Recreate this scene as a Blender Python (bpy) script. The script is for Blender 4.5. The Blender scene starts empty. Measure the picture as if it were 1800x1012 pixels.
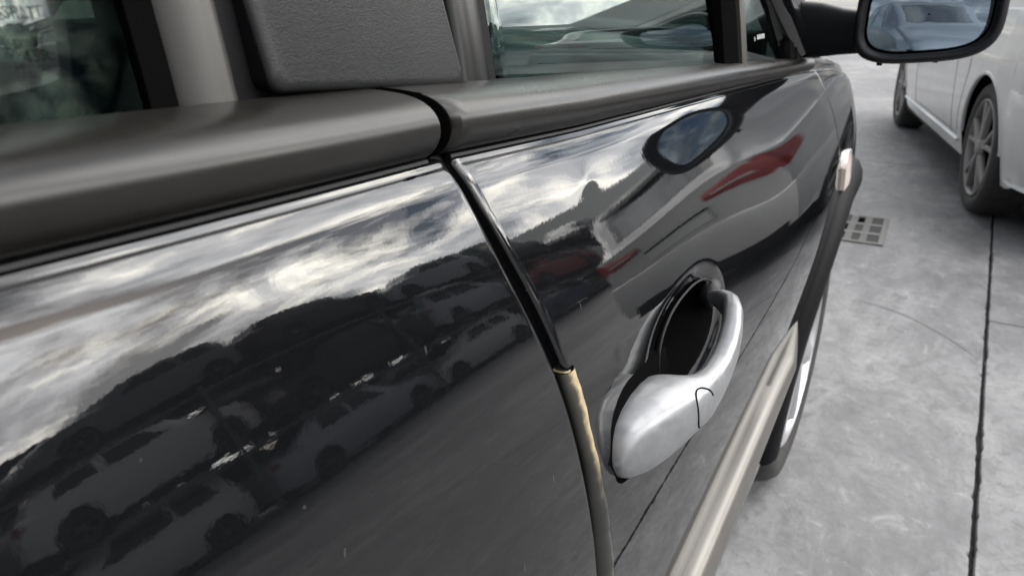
import bpy, math, random
import numpy as np
from mathutils import Vector, Matrix
random.seed(7); rng = np.random.RandomState(7)
scn = bpy.context.scene
R = math.radians
# ------------------------------------------------------------------ camera, sky, sun, exposure
PITCH, YAW = R(21.452), R(29.739)
cd = bpy.data.cameras.new('camera'); cam = bpy.data.objects.new('camera', cd)
scn.collection.objects.link(cam); scn.camera = cam
fwd = Vector((-math.sin(YAW)*math.cos(PITCH), math.cos(YAW)*math.cos(PITCH), -math.sin(PITCH)))
rgt = Vector((math.cos(YAW), math.sin(YAW), 0)); upv = rgt.cross(fwd)
cam.matrix_world = Matrix(((rgt.x, upv.x, -fwd.x, .159), (rgt.y, upv.y, -fwd.y, 0), (rgt.z, upv.z, -fwd.z, 1.038), (0, 0, 0, 1)))
cd.sensor_width = 36; cd.lens = 26.62; cd.clip_start = .02; cd.clip_end = 3000
cd.dof.use_dof = True; cd.dof.focus_distance = .52; cd.dof.aperture_fstop = 14
SUN_EL, SUN_AZ = R(34), R(62)          # azimuth from +Y (car's heading) towards +X (the open side)
world = bpy.data.worlds.new('World'); scn.world = world; world.use_nodes = True
wn, wl = world.node_tree.nodes, world.node_tree.links
wn.clear()
def W(t, **k):
    n = wn.new(t)
    for a, b in k.items(): setattr(n, a, b)
    return n
sky = W('ShaderNodeTexSky', sky_type='NISHITA'); sky.sun_disc = False
sky.sun_elevation = SUN_EL; sky.sun_rotation = SUN_AZ; sky.dust_density = 1.0
tc = W('ShaderNodeTexCoord'); sep = W('ShaderNodeSeparateXYZ'); wl.new(tc.outputs['Generated'], sep.inputs[0])
zc = W('ShaderNodeMath', operation='MAXIMUM'); wl.new(sep.outputs['Z'], zc.inputs[0]); zc.inputs[1].default_value = 0
za = W('ShaderNodeMath', operation='ADD'); wl.new(zc.outputs[0], za.inputs[0]); za.inputs[1].default_value = .22
dv = W('ShaderNodeVectorMath', operation='DIVIDE'); cz = W('ShaderNodeCombineXYZ')
for i in range(3): wl.new(za.outputs[0], cz.inputs[i])
wl.new(tc.outputs['Generated'], dv.inputs[0]); wl.new(cz.outputs[0], dv.inputs[1])
def noise(scale, detail, rough, dist=0):
    n = W('ShaderNodeTexNoise'); n.inputs['Scale'].default_value = scale; n.inputs['Detail'].default_value = detail
    n.inputs['Roughness'].default_value = rough; n.inputs['Distortion'].default_value = dist
    wl.new(dv.outputs[0], n.inputs['Vector']); return n
def ramp(src, stops):
    r = W('ShaderNodeValToRGB'); e = r.color_ramp.elements
    while len(e) > 1: e.remove(e[0])
    e[0].position, e[0].color = stops[0][0], (*stops[0][1], 1)
    for p, c in stops[1:]:
        q = e.new(p); q.color = (*c, 1)
    wl.new(src, r.inputs['Fac']); return r
n1 = noise(1.5, 9, .58, .3); n2 = noise(2.6, 8, .6, .5)
mask = ramp(n1.outputs['Fac'], [(.40, (0, 0, 0)), (.52, (1, 1, 1))])
shade = ramp(n2.outputs['Fac'], [(.30, (.30, .31, .33)), (.50, (.62, .62, .63)), (.62, (1.25, 1.2, 1.08)), (.75, (1.9, 1.8, 1.55))])
# clouds are lit by the sky brightness around them, so they glow towards the veiled sun
nrm = W('ShaderNodeVectorMath', operation='NORMALIZE'); wl.new(tc.outputs['Generated'], nrm.inputs[0])
dot = W('ShaderNodeVectorMath', operation='DOT_PRODUCT'); wl.new(nrm.outputs[0], dot.inputs[0])
dot.inputs[1].default_value = (math.sin(SUN_AZ)*math.cos(SUN_EL), math.cos(SUN_AZ)*math.cos(SUN_EL), math.sin(SUN_EL))
hf = W('ShaderNodeMath', operation='MULTIPLY_ADD'); wl.new(dot.outputs['Value'], hf.inputs[0]); hf.inputs[1].default_value = .5; hf.inputs[2].default_value = .5
pw = W('ShaderNodeMath', operation='POWER'); wl.new(hf.outputs[0], pw.inputs[0]); pw.inputs[1].default_value = 6
gl = W('ShaderNodeMath', operation='MULTIPLY_ADD'); wl.new(pw.outputs[0], gl.inputs[0]); gl.inputs[1].default_value = 104; gl.inputs[2].default_value = 7.0
cm = W('ShaderNodeVectorMath', operation='SCALE'); wl.new(shade.outputs[0], cm.inputs[0]); wl.new(gl.outputs[0], cm.inputs['Scale'])
mx = W('ShaderNodeMix', data_type='RGBA'); wl.new(mask.outputs[0], mx.inputs[0]); wl.new(sky.outputs[0], mx.inputs[6]); wl.new(cm.outputs[0], mx.inputs[7])
bg = W('ShaderNodeBackground'); bg.inputs['Strength'].default_value = .13; wl.new(mx.outputs[2], bg.inputs['Color'])
wo = W('ShaderNodeOutputWorld'); wl.new(bg.outputs[0], wo.inputs['Surface'])
sd = bpy.data.lights.new('sun', 'SUN'); sd.energy = .6; sd.angle = R(60); sd.color = (1, .95, .87)
sun = bpy.data.objects.new('sun', sd); scn.collection.objects.link(sun)
sdir = Vector((math.sin(SUN_AZ)*math.cos(SUN_EL), math.cos(SUN_AZ)*math.cos(SUN_EL), math.sin(SUN_EL)))
sun.rotation_euler = sdir.to_track_quat('Z', 'Y').to_euler()
vs = scn.view_settings; vs.view_transform = 'Standard'; vs.look = 'None'; vs.exposure = .07; vs.gamma = 1; vs.use_curve_mapping = False
scn.render.engine = 'CYCLES'; scn.cycles.use_denoising = True; scn.cycles.max_bounces = 8; scn.cycles.transparent_max_bounces = 12
scn.cycles.caustics_reflective = False; scn.cycles.caustics_refractive = False; scn.cycles.sample_clamp_indirect = 8
# ------------------------------------------------------------------ materials
MATS = {}
def mat(name, col, rough=.5, metal=0, coat=0, coat_rough=.03, ior=1.5, spec=.5):
    m = bpy.data.materials.new(name); m.use_nodes = True; b = m.node_tree.nodes['Principled BSDF']
    b.inputs['Base Color'].default_value = (*col, 1); b.inputs['Roughness'].default_value = rough; b.inputs['Metallic'].default_value = metal
    b.inputs['Coat Weight'].default_value = coat; b.inputs['Coat Roughness'].default_value = coat_rough; b.inputs['IOR'].default_value = ior
    b.inputs['Specular IOR Level'].default_value = spec
    MATS[name] = m; return m
class NT:
    """small node helper on a material"""
    def __init__(s, m): s.m = m; s.t = m.node_tree; s.b = s.t.nodes['Principled BSDF']; s.co = s.n('ShaderNodeTexCoord').outputs['Object']
    def n(s, t, **k):
        x = s.t.nodes.new(t)
        for a, b in k.items(): setattr(x, a, b)
        return x
    def l(s, a, b): s.t.links.new(a, b)
    def map(s, scale=(1, 1, 1), rot=(0, 0, 0)):
        x = s.n('ShaderNodeMapping'); x.inputs['Scale'].default_value = scale; x.inputs['Rotation'].default_value = rot; s.l(s.co, x.inputs[0]); return x.outputs[0]
    def noise(s, scale, detail=4, rough=.55, vec=None, dist=0):
        x = s.n('ShaderNodeTexNoise'); x.inputs['Scale'].default_value = scale; x.inputs['Detail'].default_value = detail
        x.inputs['Roughness'].default_value = rough; x.inputs['Distortion'].default_value = dist; s.l(vec or s.co, x.inputs['Vector']); return x.outputs['Fac']
    def vor(s, scale, vec=None, feature='F1'):
        x = s.n('ShaderNodeTexVoronoi', feature=feature); x.inputs['Scale'].default_value = scale; s.l(vec or s.co, x.inputs['Vector']); return x
    def ramp(s, src, stops):
        r = s.n('ShaderNodeValToRGB'); e = r.color_ramp.elements
        while len(e) > 1: e.remove(e[0])
        v = lambda c: (*c, 1) if isinstance(c, tuple) else (c, c, c, 1)
        e[0].position, e[0].color = stops[0][0], v(stops[0][1])
        for p, c in stops[1:]: q = e.new(p); q.color = v(c)
        s.l(src, r.inputs['Fac']); return r.outputs['Color']
    def mix(s, f, a, b, blend='MIX'):
        x = s.n('ShaderNodeMix', data_type='RGBA', blend_type=blend)
        for sock, v in ((x.inputs[0], f), (x.inputs[6], a), (x.inputs[7], b)):
            if hasattr(v, 'is_linked'): s.l(v, sock)
            elif isinstance(v, tuple): sock.default_value = (*v, 1)
            else: sock.default_value = v
        return x.outputs[2]
    def math(s, op, a, b=0):
        x = s.n('ShaderNodeMath', operation=op)
        for sock, v in ((x.inputs[0], a), (x.inputs[1], b)):
            if hasattr(v, 'is_linked'): s.l(v, sock)
            else: sock.default_value = v
        return x.outputs[0]
    def bump(s, h, strength, dist, target='Normal', prev=None):
        x = s.n('ShaderNodeBump'); x.inputs['Strength'].default_value = strength; x.inputs['Distance'].default_value = dist; s.l(h, x.inputs['Height'])
        if prev: s.l(prev, x.inputs['Normal'])
        s.l(x.outputs[0], s.b.inputs[target]); return x.outputs[0]
    def set(s, name, v): s.l(v, s.b.inputs[name])

# dark car paint: near-black metallic under gloss lacquer, orange peel, dust specks and hairline scratches
m = mat('dark_paint', (.012, .013, .015), .5, .0, 1.0, .004, 1.5, .0); t = NT(m); m.node_tree.nodes['Principled BSDF'].inputs['Coat IOR'].default_value = 1.62
sp = t.vor(95).outputs['Distance']; spk = t.ramp(sp, [(.0, 1.0), (.045, 1.0), (.07, 0.0)])
spm = t.math('MULTIPLY', spk, t.ramp(t.noise(22, 3), [(.50, 0.0), (.66, 1.0)]))
sc1 = t.vor(14, t.map((1.2, 2.6, .28), (.3, 0, .2))).outputs['Distance']; scr = t.ramp(sc1, [(0, 1.0), (.010, 1.0), (.018, 0.0)])
dust = t.math('MAXIMUM', t.math('MULTIPLY', spm, .10), t.math('MULTIPLY', scr, .22))
film = t.math('MULTIPLY', t.ramp(t.noise(5, 6, .6), [(.35, 0.0), (.8, 1.0)]), .006)
dust = t.math('MAXIMUM', dust, film)
t.set('Base Color', t.mix(dust, (.0035, .0038, .0045), (.42, .40, .37)))
t.set('Coat Weight', t.math('SUBTRACT', 1.0, t.math('MULTIPLY', dust, .5)))
pk = t.noise(210, 3, .6); t.bump(pk, .022, .0006, 'Coat Normal')
m = mat('black_rubber', (.008, .008, .009), .45, spec=.3)
m = mat('matte_black', (.005, .005, .006), .6, spec=.12)
m = mat('seal_gloss', (.005, .0055, .008), .45, spec=.25)
# satin weathered trim plastic
m = mat('trim_plastic', (.035, .034, .034), .30, spec=.42); t = NT(m)
d = t.ramp(t.noise(14, 6, .62), [(.35, (.0085, .0078, .007)), (.6, (.0125, .0112, .0098)), (.9, (.026, .0225, .0185))])
t.set('Base Color', t.mix(t.math('MULTIPLY', t.ramp(t.vor(130).outputs['Distance'], [(0, 1.0), (.10, .6), (.22, 0.0)]), t.ramp(t.noise(23, 3), [(.5, 0.0), (.8, .6)])), d, (.045, .043, .04)))
t.set('Roughness', t.ramp(t.noise(11, 5, .6), [(.3, .26), (.7, .35)]))
m = mat('pillar_satin', (.006, .006, .006), .28, spec=.4)
m = mat('frame_satin', (.050, .048, .045), .42, .2)
# leather-grained pillar panel
m = mat('grained_plastic', (.04, .042, .045), .45, spec=.2); t = NT(m)
gv = t.map((1, 150, 330)); g = t.noise(1.0, 2, .5, gv, 1.6); w = t.ramp(g, [(.40, 0.0), (.5, 1.0), (.6, 0.0)])
t.bump(w, .2, .0004); t.set('Base Color', t.mix(t.ramp(t.noise(25, 5), [(.3, 0.0), (.8, 1.0)]), (.013, .0136, .0146), (.018, .0185, .0195)))
m = mat('mirror_black', (.007, .0075, .009), .42, spec=.25); t = NT(m); t.bump(t.noise(900, 2), .15, .0004)
# silver handle paint, worn
m = mat('silver_paint', (.52, .525, .535), .36, .45, .3, .12); t = NT(m)
wv = t.ramp(t.noise(60, 6, .65), [(.35, (.215, .22, .23)), (.6, (.265, .27, .28)), (.9, (.16, .16, .16))]); t.set('Base Color', wv)
t.set('Roughness', t.ramp(t.noise(120, 4), [(.3, .31), (.7, .43)]))
# champagne moulding
m = mat('champagne_trim', (.36, .345, .31), .34, .6); t = NT(m)
t.set('Base Color', t.ramp(t.noise(7, 4, .6), [(.3, (.135, .130, .120)), (.7, (.17, .163, .15))]))
# edge guard: tan weathered rubber turning black lower down
m = mat('edge_guard', (.4, .3, .16), .45); t = NT(m)
sx = t.n('ShaderNodeSeparateXYZ'); t.l(t.co, sx.inputs[0])
acr = t.math('SUBTRACT', t.math('ADD', sx.outputs['Y'], t.math('MULTIPLY', sx.outputs['Z'], .095)), .4191)   # across the strip
wn_ = t.math('MULTIPLY', t.math('SUBTRACT', t.noise(170, 6, .65), .5), .0075)
hz = t.math('ADD', sx.outputs['Z'], t.math('MULTIPLY', t.math('SUBTRACT', t.noise(75, 5, .6), .5), .05))
tan = t.math('MULTIPLY', t.ramp(hz, [(.765, 0.0), (.790, .9), (.845, 1.0)]), t.ramp(t.math('ADD', t.math('ADD', acr, wn_), .5), [(.4960, 0.0), (.4978, 1.0)]))
base = t.mix(t.ramp(t.noise(160, 5, .6), [(.38, 0.0), (.66, 1.0)]), (.44, .35, .21), (.28, .22, .13))
rim = t.math('MULTIPLY', t.ramp(t.math('ADD', acr, .5), [(.5035, 0.0), (.5052, 1.0)]), .55)
t.set('Base Color', t.mix(tan, t.mix(rim, (.016, .016, .0145), (.27, .25, .20)), base)); t.bump(t.noise(240, 4), .25, .0008)
m = mat('tyre_rubber', (.022, .022, .022), .75); t = NT(m); t.set('Base Color', t.ramp(t.noise(30, 5), [(.3, (.018, .018, .018)), (.8, (.05, .048, .045))]))
m = mat('rim_alloy', (.50, .50, .52), .33, .7)
m = mat('rim_dirty', (.21, .20, .195), .42, .5)
m = mat('chrome', (.75, .77, .8), .08, 1)
m = mat('mirror_glass', (.25, .31, .38), .0, 1)
m = mat('white_paint', (.70, .70, .70), .35, 0, 1, .03); t = NT(m)
dirt = t.ramp(t.noise(3, 7, .6), [(.3, 0.0), (.8, .5)]); t.set('Base Color', t.mix(dirt, (.56, .56, .56), (.36, .345, .32)))
m = mat('red_lens', (.32, .008, .010), .12, 0, 1, .02)
m = mat('clear_lens', (.50, .43, .40), .15, 0, 1, .03)
m = mat('amber_lens', (.6, .12, .02), .2, 0, 1, .03)
m = mat('plate_white', (.6, .6, .58), .4)
m = mat('car_glass_dark', (.008, .011, .012), .02, 0, .6, .0)
m = mat('seat_cloth', (.03, .032, .036), .9)
m = mat('grey_steel', (.18, .18, .19), .5, .6)
m = mat('print_black', (.003, .003, .003), 1, 0, 0, .03, 1.5, .0)
m = mat('print_white', (.6, .62, .62), .6)
nt_ = MATS['print_black'].node_tree; tr_ = nt_.nodes.new('ShaderNodeBsdfTransparent'); ms_ = nt_.nodes.new('ShaderNodeMixShader'); ms_.inputs[0].default_value = .55   # worn, half faded print
nt_.links.new(tr_.outputs[0], ms_.inputs[1]); nt_.links.new(nt_.nodes['Principled BSDF'].outputs[0], ms_.inputs[2]); nt_.links.new(ms_.outputs[0], nt_.nodes['Material Output'].inputs['Surface'])
def glass(name, tint):
    m = bpy.data.materials.new(name); m.use_nodes = True; nt = m.node_tree; nt.nodes.clear()
    tr = nt.nodes.new('ShaderNodeBsdfTransparent'); tr.inputs[0].default_value = (*tint, 1)
    g = nt.nodes.new('ShaderNodeBsdfGlossy'); g.inputs['Roughness'].default_value = .004; g.inputs[0].default_value = (.93, 1, .98, 1)
    f = nt.nodes.new('ShaderNodeFresnel'); ge = nt.nodes.new('ShaderNodeNewGeometry'); mr = nt.nodes.new('ShaderNodeMapRange')   # same reflectance on both faces of the pane
    mr.inputs['To Min'].default_value = 1.55; mr.inputs['To Max'].default_value = 1/1.55; nt.links.new(ge.outputs['Backfacing'], mr.inputs['Value']); nt.links.new(mr.outputs[0], f.inputs['IOR'])
    mxs = nt.nodes.new('ShaderNodeMixShader'); o = nt.nodes.new('ShaderNodeOutputMaterial')
    nt.links.new(f.outputs[0], mxs.inputs[0]); nt.links.new(tr.outputs[0], mxs.inputs[1]); nt.links.new(g.outputs[0], mxs.inputs[2]); nt.links.new(mxs.outputs[0], o.inputs[0])
    MATS[name] = m; return m
glass('pane_glass', (.30, .37, .36)); glass('privacy_glass', (.40, .46, .43))
# weathered concrete
m = mat('concrete', (.3, .3, .3), .72); t = NT(m)
big = t.noise(.55, 8, .62, None, .4); mid = t.noise(3.2, 10, .72, t.map((1, .45, 1), (0, 0, .9)), .5); fin = t.noise(38, 8, .7)
c1 = t.ramp(mid, [(.32, (.095, .095, .10)), (.44, (.18, .18, .185)), (.56, (.265, .265, .27)), (.70, (.345, .34, .34))])
c2 = t.mix(t.ramp(big, [(.34, .85), (.58, 0.0)]), c1, (.12, .12, .127))
c3 = t.mix(t.ramp(fin, [(.28, .6), (.5, 0.0)]), c2, (.11, .107, .105))
stn = t.ramp(t.noise(6.5, 6, .72, t.map((1, .6, 1), (0, 0, .9)), .9), [(.56, 0.0), (.66, .6), (.9, .8)]); c4 = t.mix(stn, c3, (.10, .10, .105))
sp = t.math('MULTIPLY', t.ramp(t.vor(13, t.map((1, 1.6, 1))).outputs['Distance'], [(0, 1.0), (.07, .8), (.12, 0.0)]), t.ramp(t.noise(3, 2), [(.5, 0.0), (.62, .75)]))
c5 = t.mix(sp, c4, (.06, .06, .06))
pat = t.noise(13, 7, .75, t.map((1, .7, 1), (0, 0, .6)), .6); c5 = t.mix(t.ramp(pat, [(.36, .55), (.48, 0.0)]), c5, (.12, .12, .124)); c5 = t.mix(t.ramp(pat, [(.56, 0.0), (.68, .45)]), c5, (.40, .395, .39))
t.set('Base Color', c5)
t.set('Roughness', t.ramp(mid, [(.3, .52), (.7, .78)]))
b1 = t.bump(fin, .25, .004); t.bump(mid, .3, .02, 'Normal', b1)
m = mat('joint_dirt', (.025, .024, .023), .95); t = NT(m); t.set('Base Color', t.ramp(t.noise(60, 5), [(.3, (.015, .015, .015)), (.7, (.06, .055, .05))]))
m = mat('grate_iron', (.18, .177, .172), .75, .1); m = mat('pit_dark', (.004, .004, .004), .9, spec=.0); m = mat('grate_pit', (.05, .048, .046), .9)
m = mat('scuff', (.17, .17, .172), .75)
m = mat('building_wall', (.24, .25, .26), .7); m = mat('building_roof', (.10, .11, .115), .6); m = mat('pale_metal', (.62, .63, .64), .5)
m = mat('leaf', (.05, .075, .03), .6); t = NT(m); t.set('Base Color', t.ramp(t.noise(3, 3), [(.3, (.03, .05, .02)), (.7, (.09, .12, .045))]))
m = mat('bark', (.06, .045, .03), .9)
m = mat('far_ground', (.22, .21, .19), .9); t = NT(m); t.set('Base Color', t.ramp(t.noise(.12, 7, .6), [(.3, (.16, .155, .145)), (.7, (.30, .29, .27))]))
m = mat('scratch_grey', (.13, .125, .12), .6); m = mat('bag_white', (.65, .66, .66), .5)
for nme, col in dict(scrap_silver=(.46, .49, .53), scrap_white=(.78, .78, .77), scrap_black=(.015, .015, .017), scrap_blue=(.05, .08, .16), scrap_grey=(.20, .21, .22),
                     scrap_red=(.25, .02, .015), scrap_beige=(.50, .46, .38), scrap_green=(.04, .08, .06)).items(): mat(nme, col, .4, .3, .7, .08)
# ------------------------------------------------------------------ mesh helpers
def link(o): scn.collection.objects.link(o); return o
class MB:
    def __init__(s): s.v = []; s.f = []
    def add(s, vs, fs): k = len(s.v); s.v += [tuple(map(float, p)) for p in vs]; s.f += [tuple(i+k for i in f) for f in fs]
    def grid(s, P, flip=False, close_u=False):
        P = [list(r) for r in P]; nv, nu = len(P), len(P[0]); vs = [p for r in P for p in r]; fs = []
        for j in range(nv-1):
            for i in range(nu if close_u else nu-1):
                a, b, c, d = j*nu+i, j*nu+(i+1) % nu, (j+1)*nu+(i+1) % nu, (j+1)*nu+i
                fs.append((d, c, b, a) if flip else (a, b, c, d))
        s.add(vs, fs)
    def box(s, lo, hi):
        x0, y0, z0 = lo; x1, y1, z1 = hi
        s.add([(x0,y0,z0),(x1,y0,z0),(x1,y1,z0),(x0,y1,z0),(x0,y0,z1),(x1,y0,z1),(x1,y1,z1),(x0,y1,z1)], [(3,2,1,0),(4,5,6,7),(0,1,5,4),(1,2,6,5),(2,3,7,6),(3,0,4,7)])
    def loft(s, rings, cap=True):
        n = len(rings[0]); s.grid(rings, close_u=True); k = len(s.v)-n*len(rings)
        if cap: s.f.append(tuple(k+i for i in reversed(range(n)))); s.f.append(tuple(k+(len(rings)-1)*n+i for i in range(n)))
    def tube(s, path, r, n=8):
        path = [Vector(p) for p in path]; rings = []
        for i, p in enumerate(path):
            d = (path[min(i+1, len(path)-1)]-path[max(i-1, 0)]).normalized(); a = d.orthogonal() if i == 0 else (a-d*a.dot(d)); a = a.normalized(); b = d.cross(a)
            rr = r[i] if hasattr(r, '__len__') else r
            rings.append([p+(a*math.cos(q)+b*math.sin(q))*rr for q in np.linspace(0, 2*math.pi, n, endpoint=False)])
        s.loft(rings)
    def lathe_x(s, prof, n=48, a0=0, a1=2*math.pi):
        """prof: (x, r) pairs turned round the X axis"""
        full = abs(a1-a0-2*math.pi) < 1e-6; A = np.linspace(a0, a1, n, endpoint=not full)
        s.grid([[(x, r*math.cos(a), r*math.sin(a)) for a in A] for x, r in prof], close_u=full)
def obj(name, mb, material, parent=None, smooth=True, bevel=0, solid=0):
    me = bpy.data.meshes.new(name); me.from_pydata(mb.v, [], mb.f); me.validate(); me.update()
    me.materials.append(MATS[material])
    if smooth:
        me.polygons.foreach_set('use_smooth', [True]*len(me.polygons))
        try: me.set_sharp_from_angle(angle=R(38 if smooth is True else smooth))
        except Exception: pass
    o = link(bpy.data.objects.new(name, me))
    if parent: o.parent = parent
    if bevel:
        b = o.modifiers.new('bevel', 'BEVEL'); b.width = bevel; b.segments = 2; b.limit_method = 'ANGLE'; b.angle_limit = R(40); b.harden_normals = False
    if solid:
        b = o.modifiers.new('solid', 'SOLIDIFY'); b.thickness = solid; b.offset = -1
    return o
def thing(name, label, cat, loc=(0, 0, 0), rz=0, group=None):
    o = link(bpy.data.objects.new(name, None)); o.location = loc; o.rotation_euler = (0, 0, rz); o['label'] = label; o['category'] = cat
    if group: o['group'] = group
    return o
def tag(o, label, cat, group=None):
    o['label'] = label; o['category'] = cat
    if group: o['group'] = group
    return o
def ip(x, xs, ys): return float(np.interp(x, xs, ys))
def sm(a, b, x): q = np.clip((x-a)/(b-a), 0, 1); return q*q*(3-2*q)
# ------------------------------------------------------------------ ground
gnd = MB(); gnd.grid([[(x, y, -.03) for x in (-900, -60, -14, 14, 60, 900)] for y in (-900, -60, -14, 14, 60, 900)], )
ground = obj('ground', gnd, 'far_ground'); ground['kind'] = 'structure'
bed = MB(); bed.grid([[(x, y, -.018) for x in np.linspace(-9.5, 13.4, 8)] for y in np.linspace(-8.8, 24.6, 8)]); bed_o = obj('joint_bed', bed, 'joint_dirt', ground); 
A = math.atan2(.426-.35, 4.09-1.42)          # the long joint runs at a slight angle to the car
def gp(u, v): return (.3515+u*math.cos(A)+(v-1.42)*math.sin(A), 1.42-u*math.sin(A)+(v-1.42)*math.cos(A))
def slab(u0, u1, v0, v1, name='concrete_slab'):
    near = (v0 < 6 and v1 > -1 and u0 < 4 and u1 > -4)
    h = .0032; fine = .012 if near else .25
    def edge(a, b, n): return np.linspace(a, b, max(2, int(abs(b-a)/n)+1))
    us, vs_ = edge(u0+h, u1-h, .25 if not near else .4), edge(v0+h, v1-h, fine)
    m = MB(); out = []
    nz = lambda k: .0024*(rng.randn())*(1 if near else .2)
    def chip(): return .012*rng.rand() if (near and rng.rand() < .035) else 0
    L = []; w = 0
    for v in vs_: w = .8*w+.6*nz(0); L.append((u0+h+abs(w)*.7+chip(), v))
    Rr = []; w = 0
    for v in vs_: w = .8*w+.6*nz(0); Rr.append((u1-h-abs(w)*.7-chip(), v))
    rows = []
    for (l, v), (r, _) in zip(L, Rr):
        mid = [u for u in us[1:-1]]
        row = [(l, v, -.016), (l+.0005, v, -.004), (l+.003, v, 0)]+[(u, v, 0) for u in mid]+[(r-.003, v, 0), (r-.0005, v, -.004), (r, v, -.016)]
        rows.append([(*gp(u, q), z) for u, q, z in row])
    m.grid(rows)
    return obj(name, m, 'concrete', ground, smooth=False)
slab(-4.2, 0, -9, 5.4); slab(0, 4.2, 2.83, 7.0); slab(0, 4.2, -1.6, 2.83) if False else None
slab(0, 4.2, -5.0, 2.829); slab(-4.2, 0, 5.4, 12); slab(0, 4.2, 7.0, 12)
slab(4.2, 9, -9, 2.5); slab(4.2, 9, 2.5, 12); slab(-10, -4.2, -9, 5.4); slab(-10, -4.2, 5.4, 12); slab(0, 4.2, -12, -5.0); slab(9, 13.6, -9, 12); slab(-10, -4.2, 12, 25); slab(-4.2, 4.2, 12, 25); slab(4.2, 9, 12, 25); slab(9, 13.6, 12, 25)
# drain grate
gr = thing('drain_grate', 'small worn metal drain grate set in the concrete beside the dark car wing', 'drain grate', (-.118, 3.75, 0), R(1.5)); gr.scale = (.9, .88, 1)
m = MB(); m.box((-.125, -.26, .0022), (.125, .26, .0045)); obj('pit', m, 'grate_pit', gr, smooth=False)
m = MB()
for lo, hi in (((-.13, -.265, .001), (-.105, .265, .009)), ((.105, -.265, .001), (.13, .265, .009)), ((-.105, -.265, .001), (.105, -.24, .009)), ((-.105, .24, .001), (.105, .265, .009))): m.box(lo, hi)
obj('grate_frame', m, 'grate_iron', gr, smooth=False, bevel=.002)
for i, x in enumerate((-.035, .035)):
    for k in range(16):
        m = MB(); y = -.24+.03*k; m.box((x-.016, y+.003, .0045), (x+.016, y+.025, .009)); obj('grate_tooth', m, 'grate_iron', gr, smooth=False)
for (x, y) in ((-.07, 0), (-.07, -.16), (.0, .16)):
    m = MB(); m.box((x-.014, y-.055, .0046), (x+.014, y+.055, .0052)); obj('slot_shade', m, 'pit_dark', gr, smooth=False)  # solid black plates stand in for the darkness of the grate holes
for y in (-.085, .085):
    m = MB(); m.box((-.105, y-.018, .0046), (.105, y+.018, .0082)); obj('grate_bar', m, 'grate_iron', gr, smooth=False, bevel=.002)
# scuff arc and flattened litter on the concrete
m = MB(); P = []
for q in np.linspace(0, 1, 24):
    x = -.02+.42*q; y = 2.80-.42*q*q*.9; w = .006*math.sin(math.pi*min(q*1.1, 1))+.001
    P.append(((x, y-w, .0012), (x, y+w, .0012)))
m.grid([[p[0] for p in P], [p[1] for p in P]]); o = obj('scuff_mark', m, 'scuff', ground)
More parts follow.
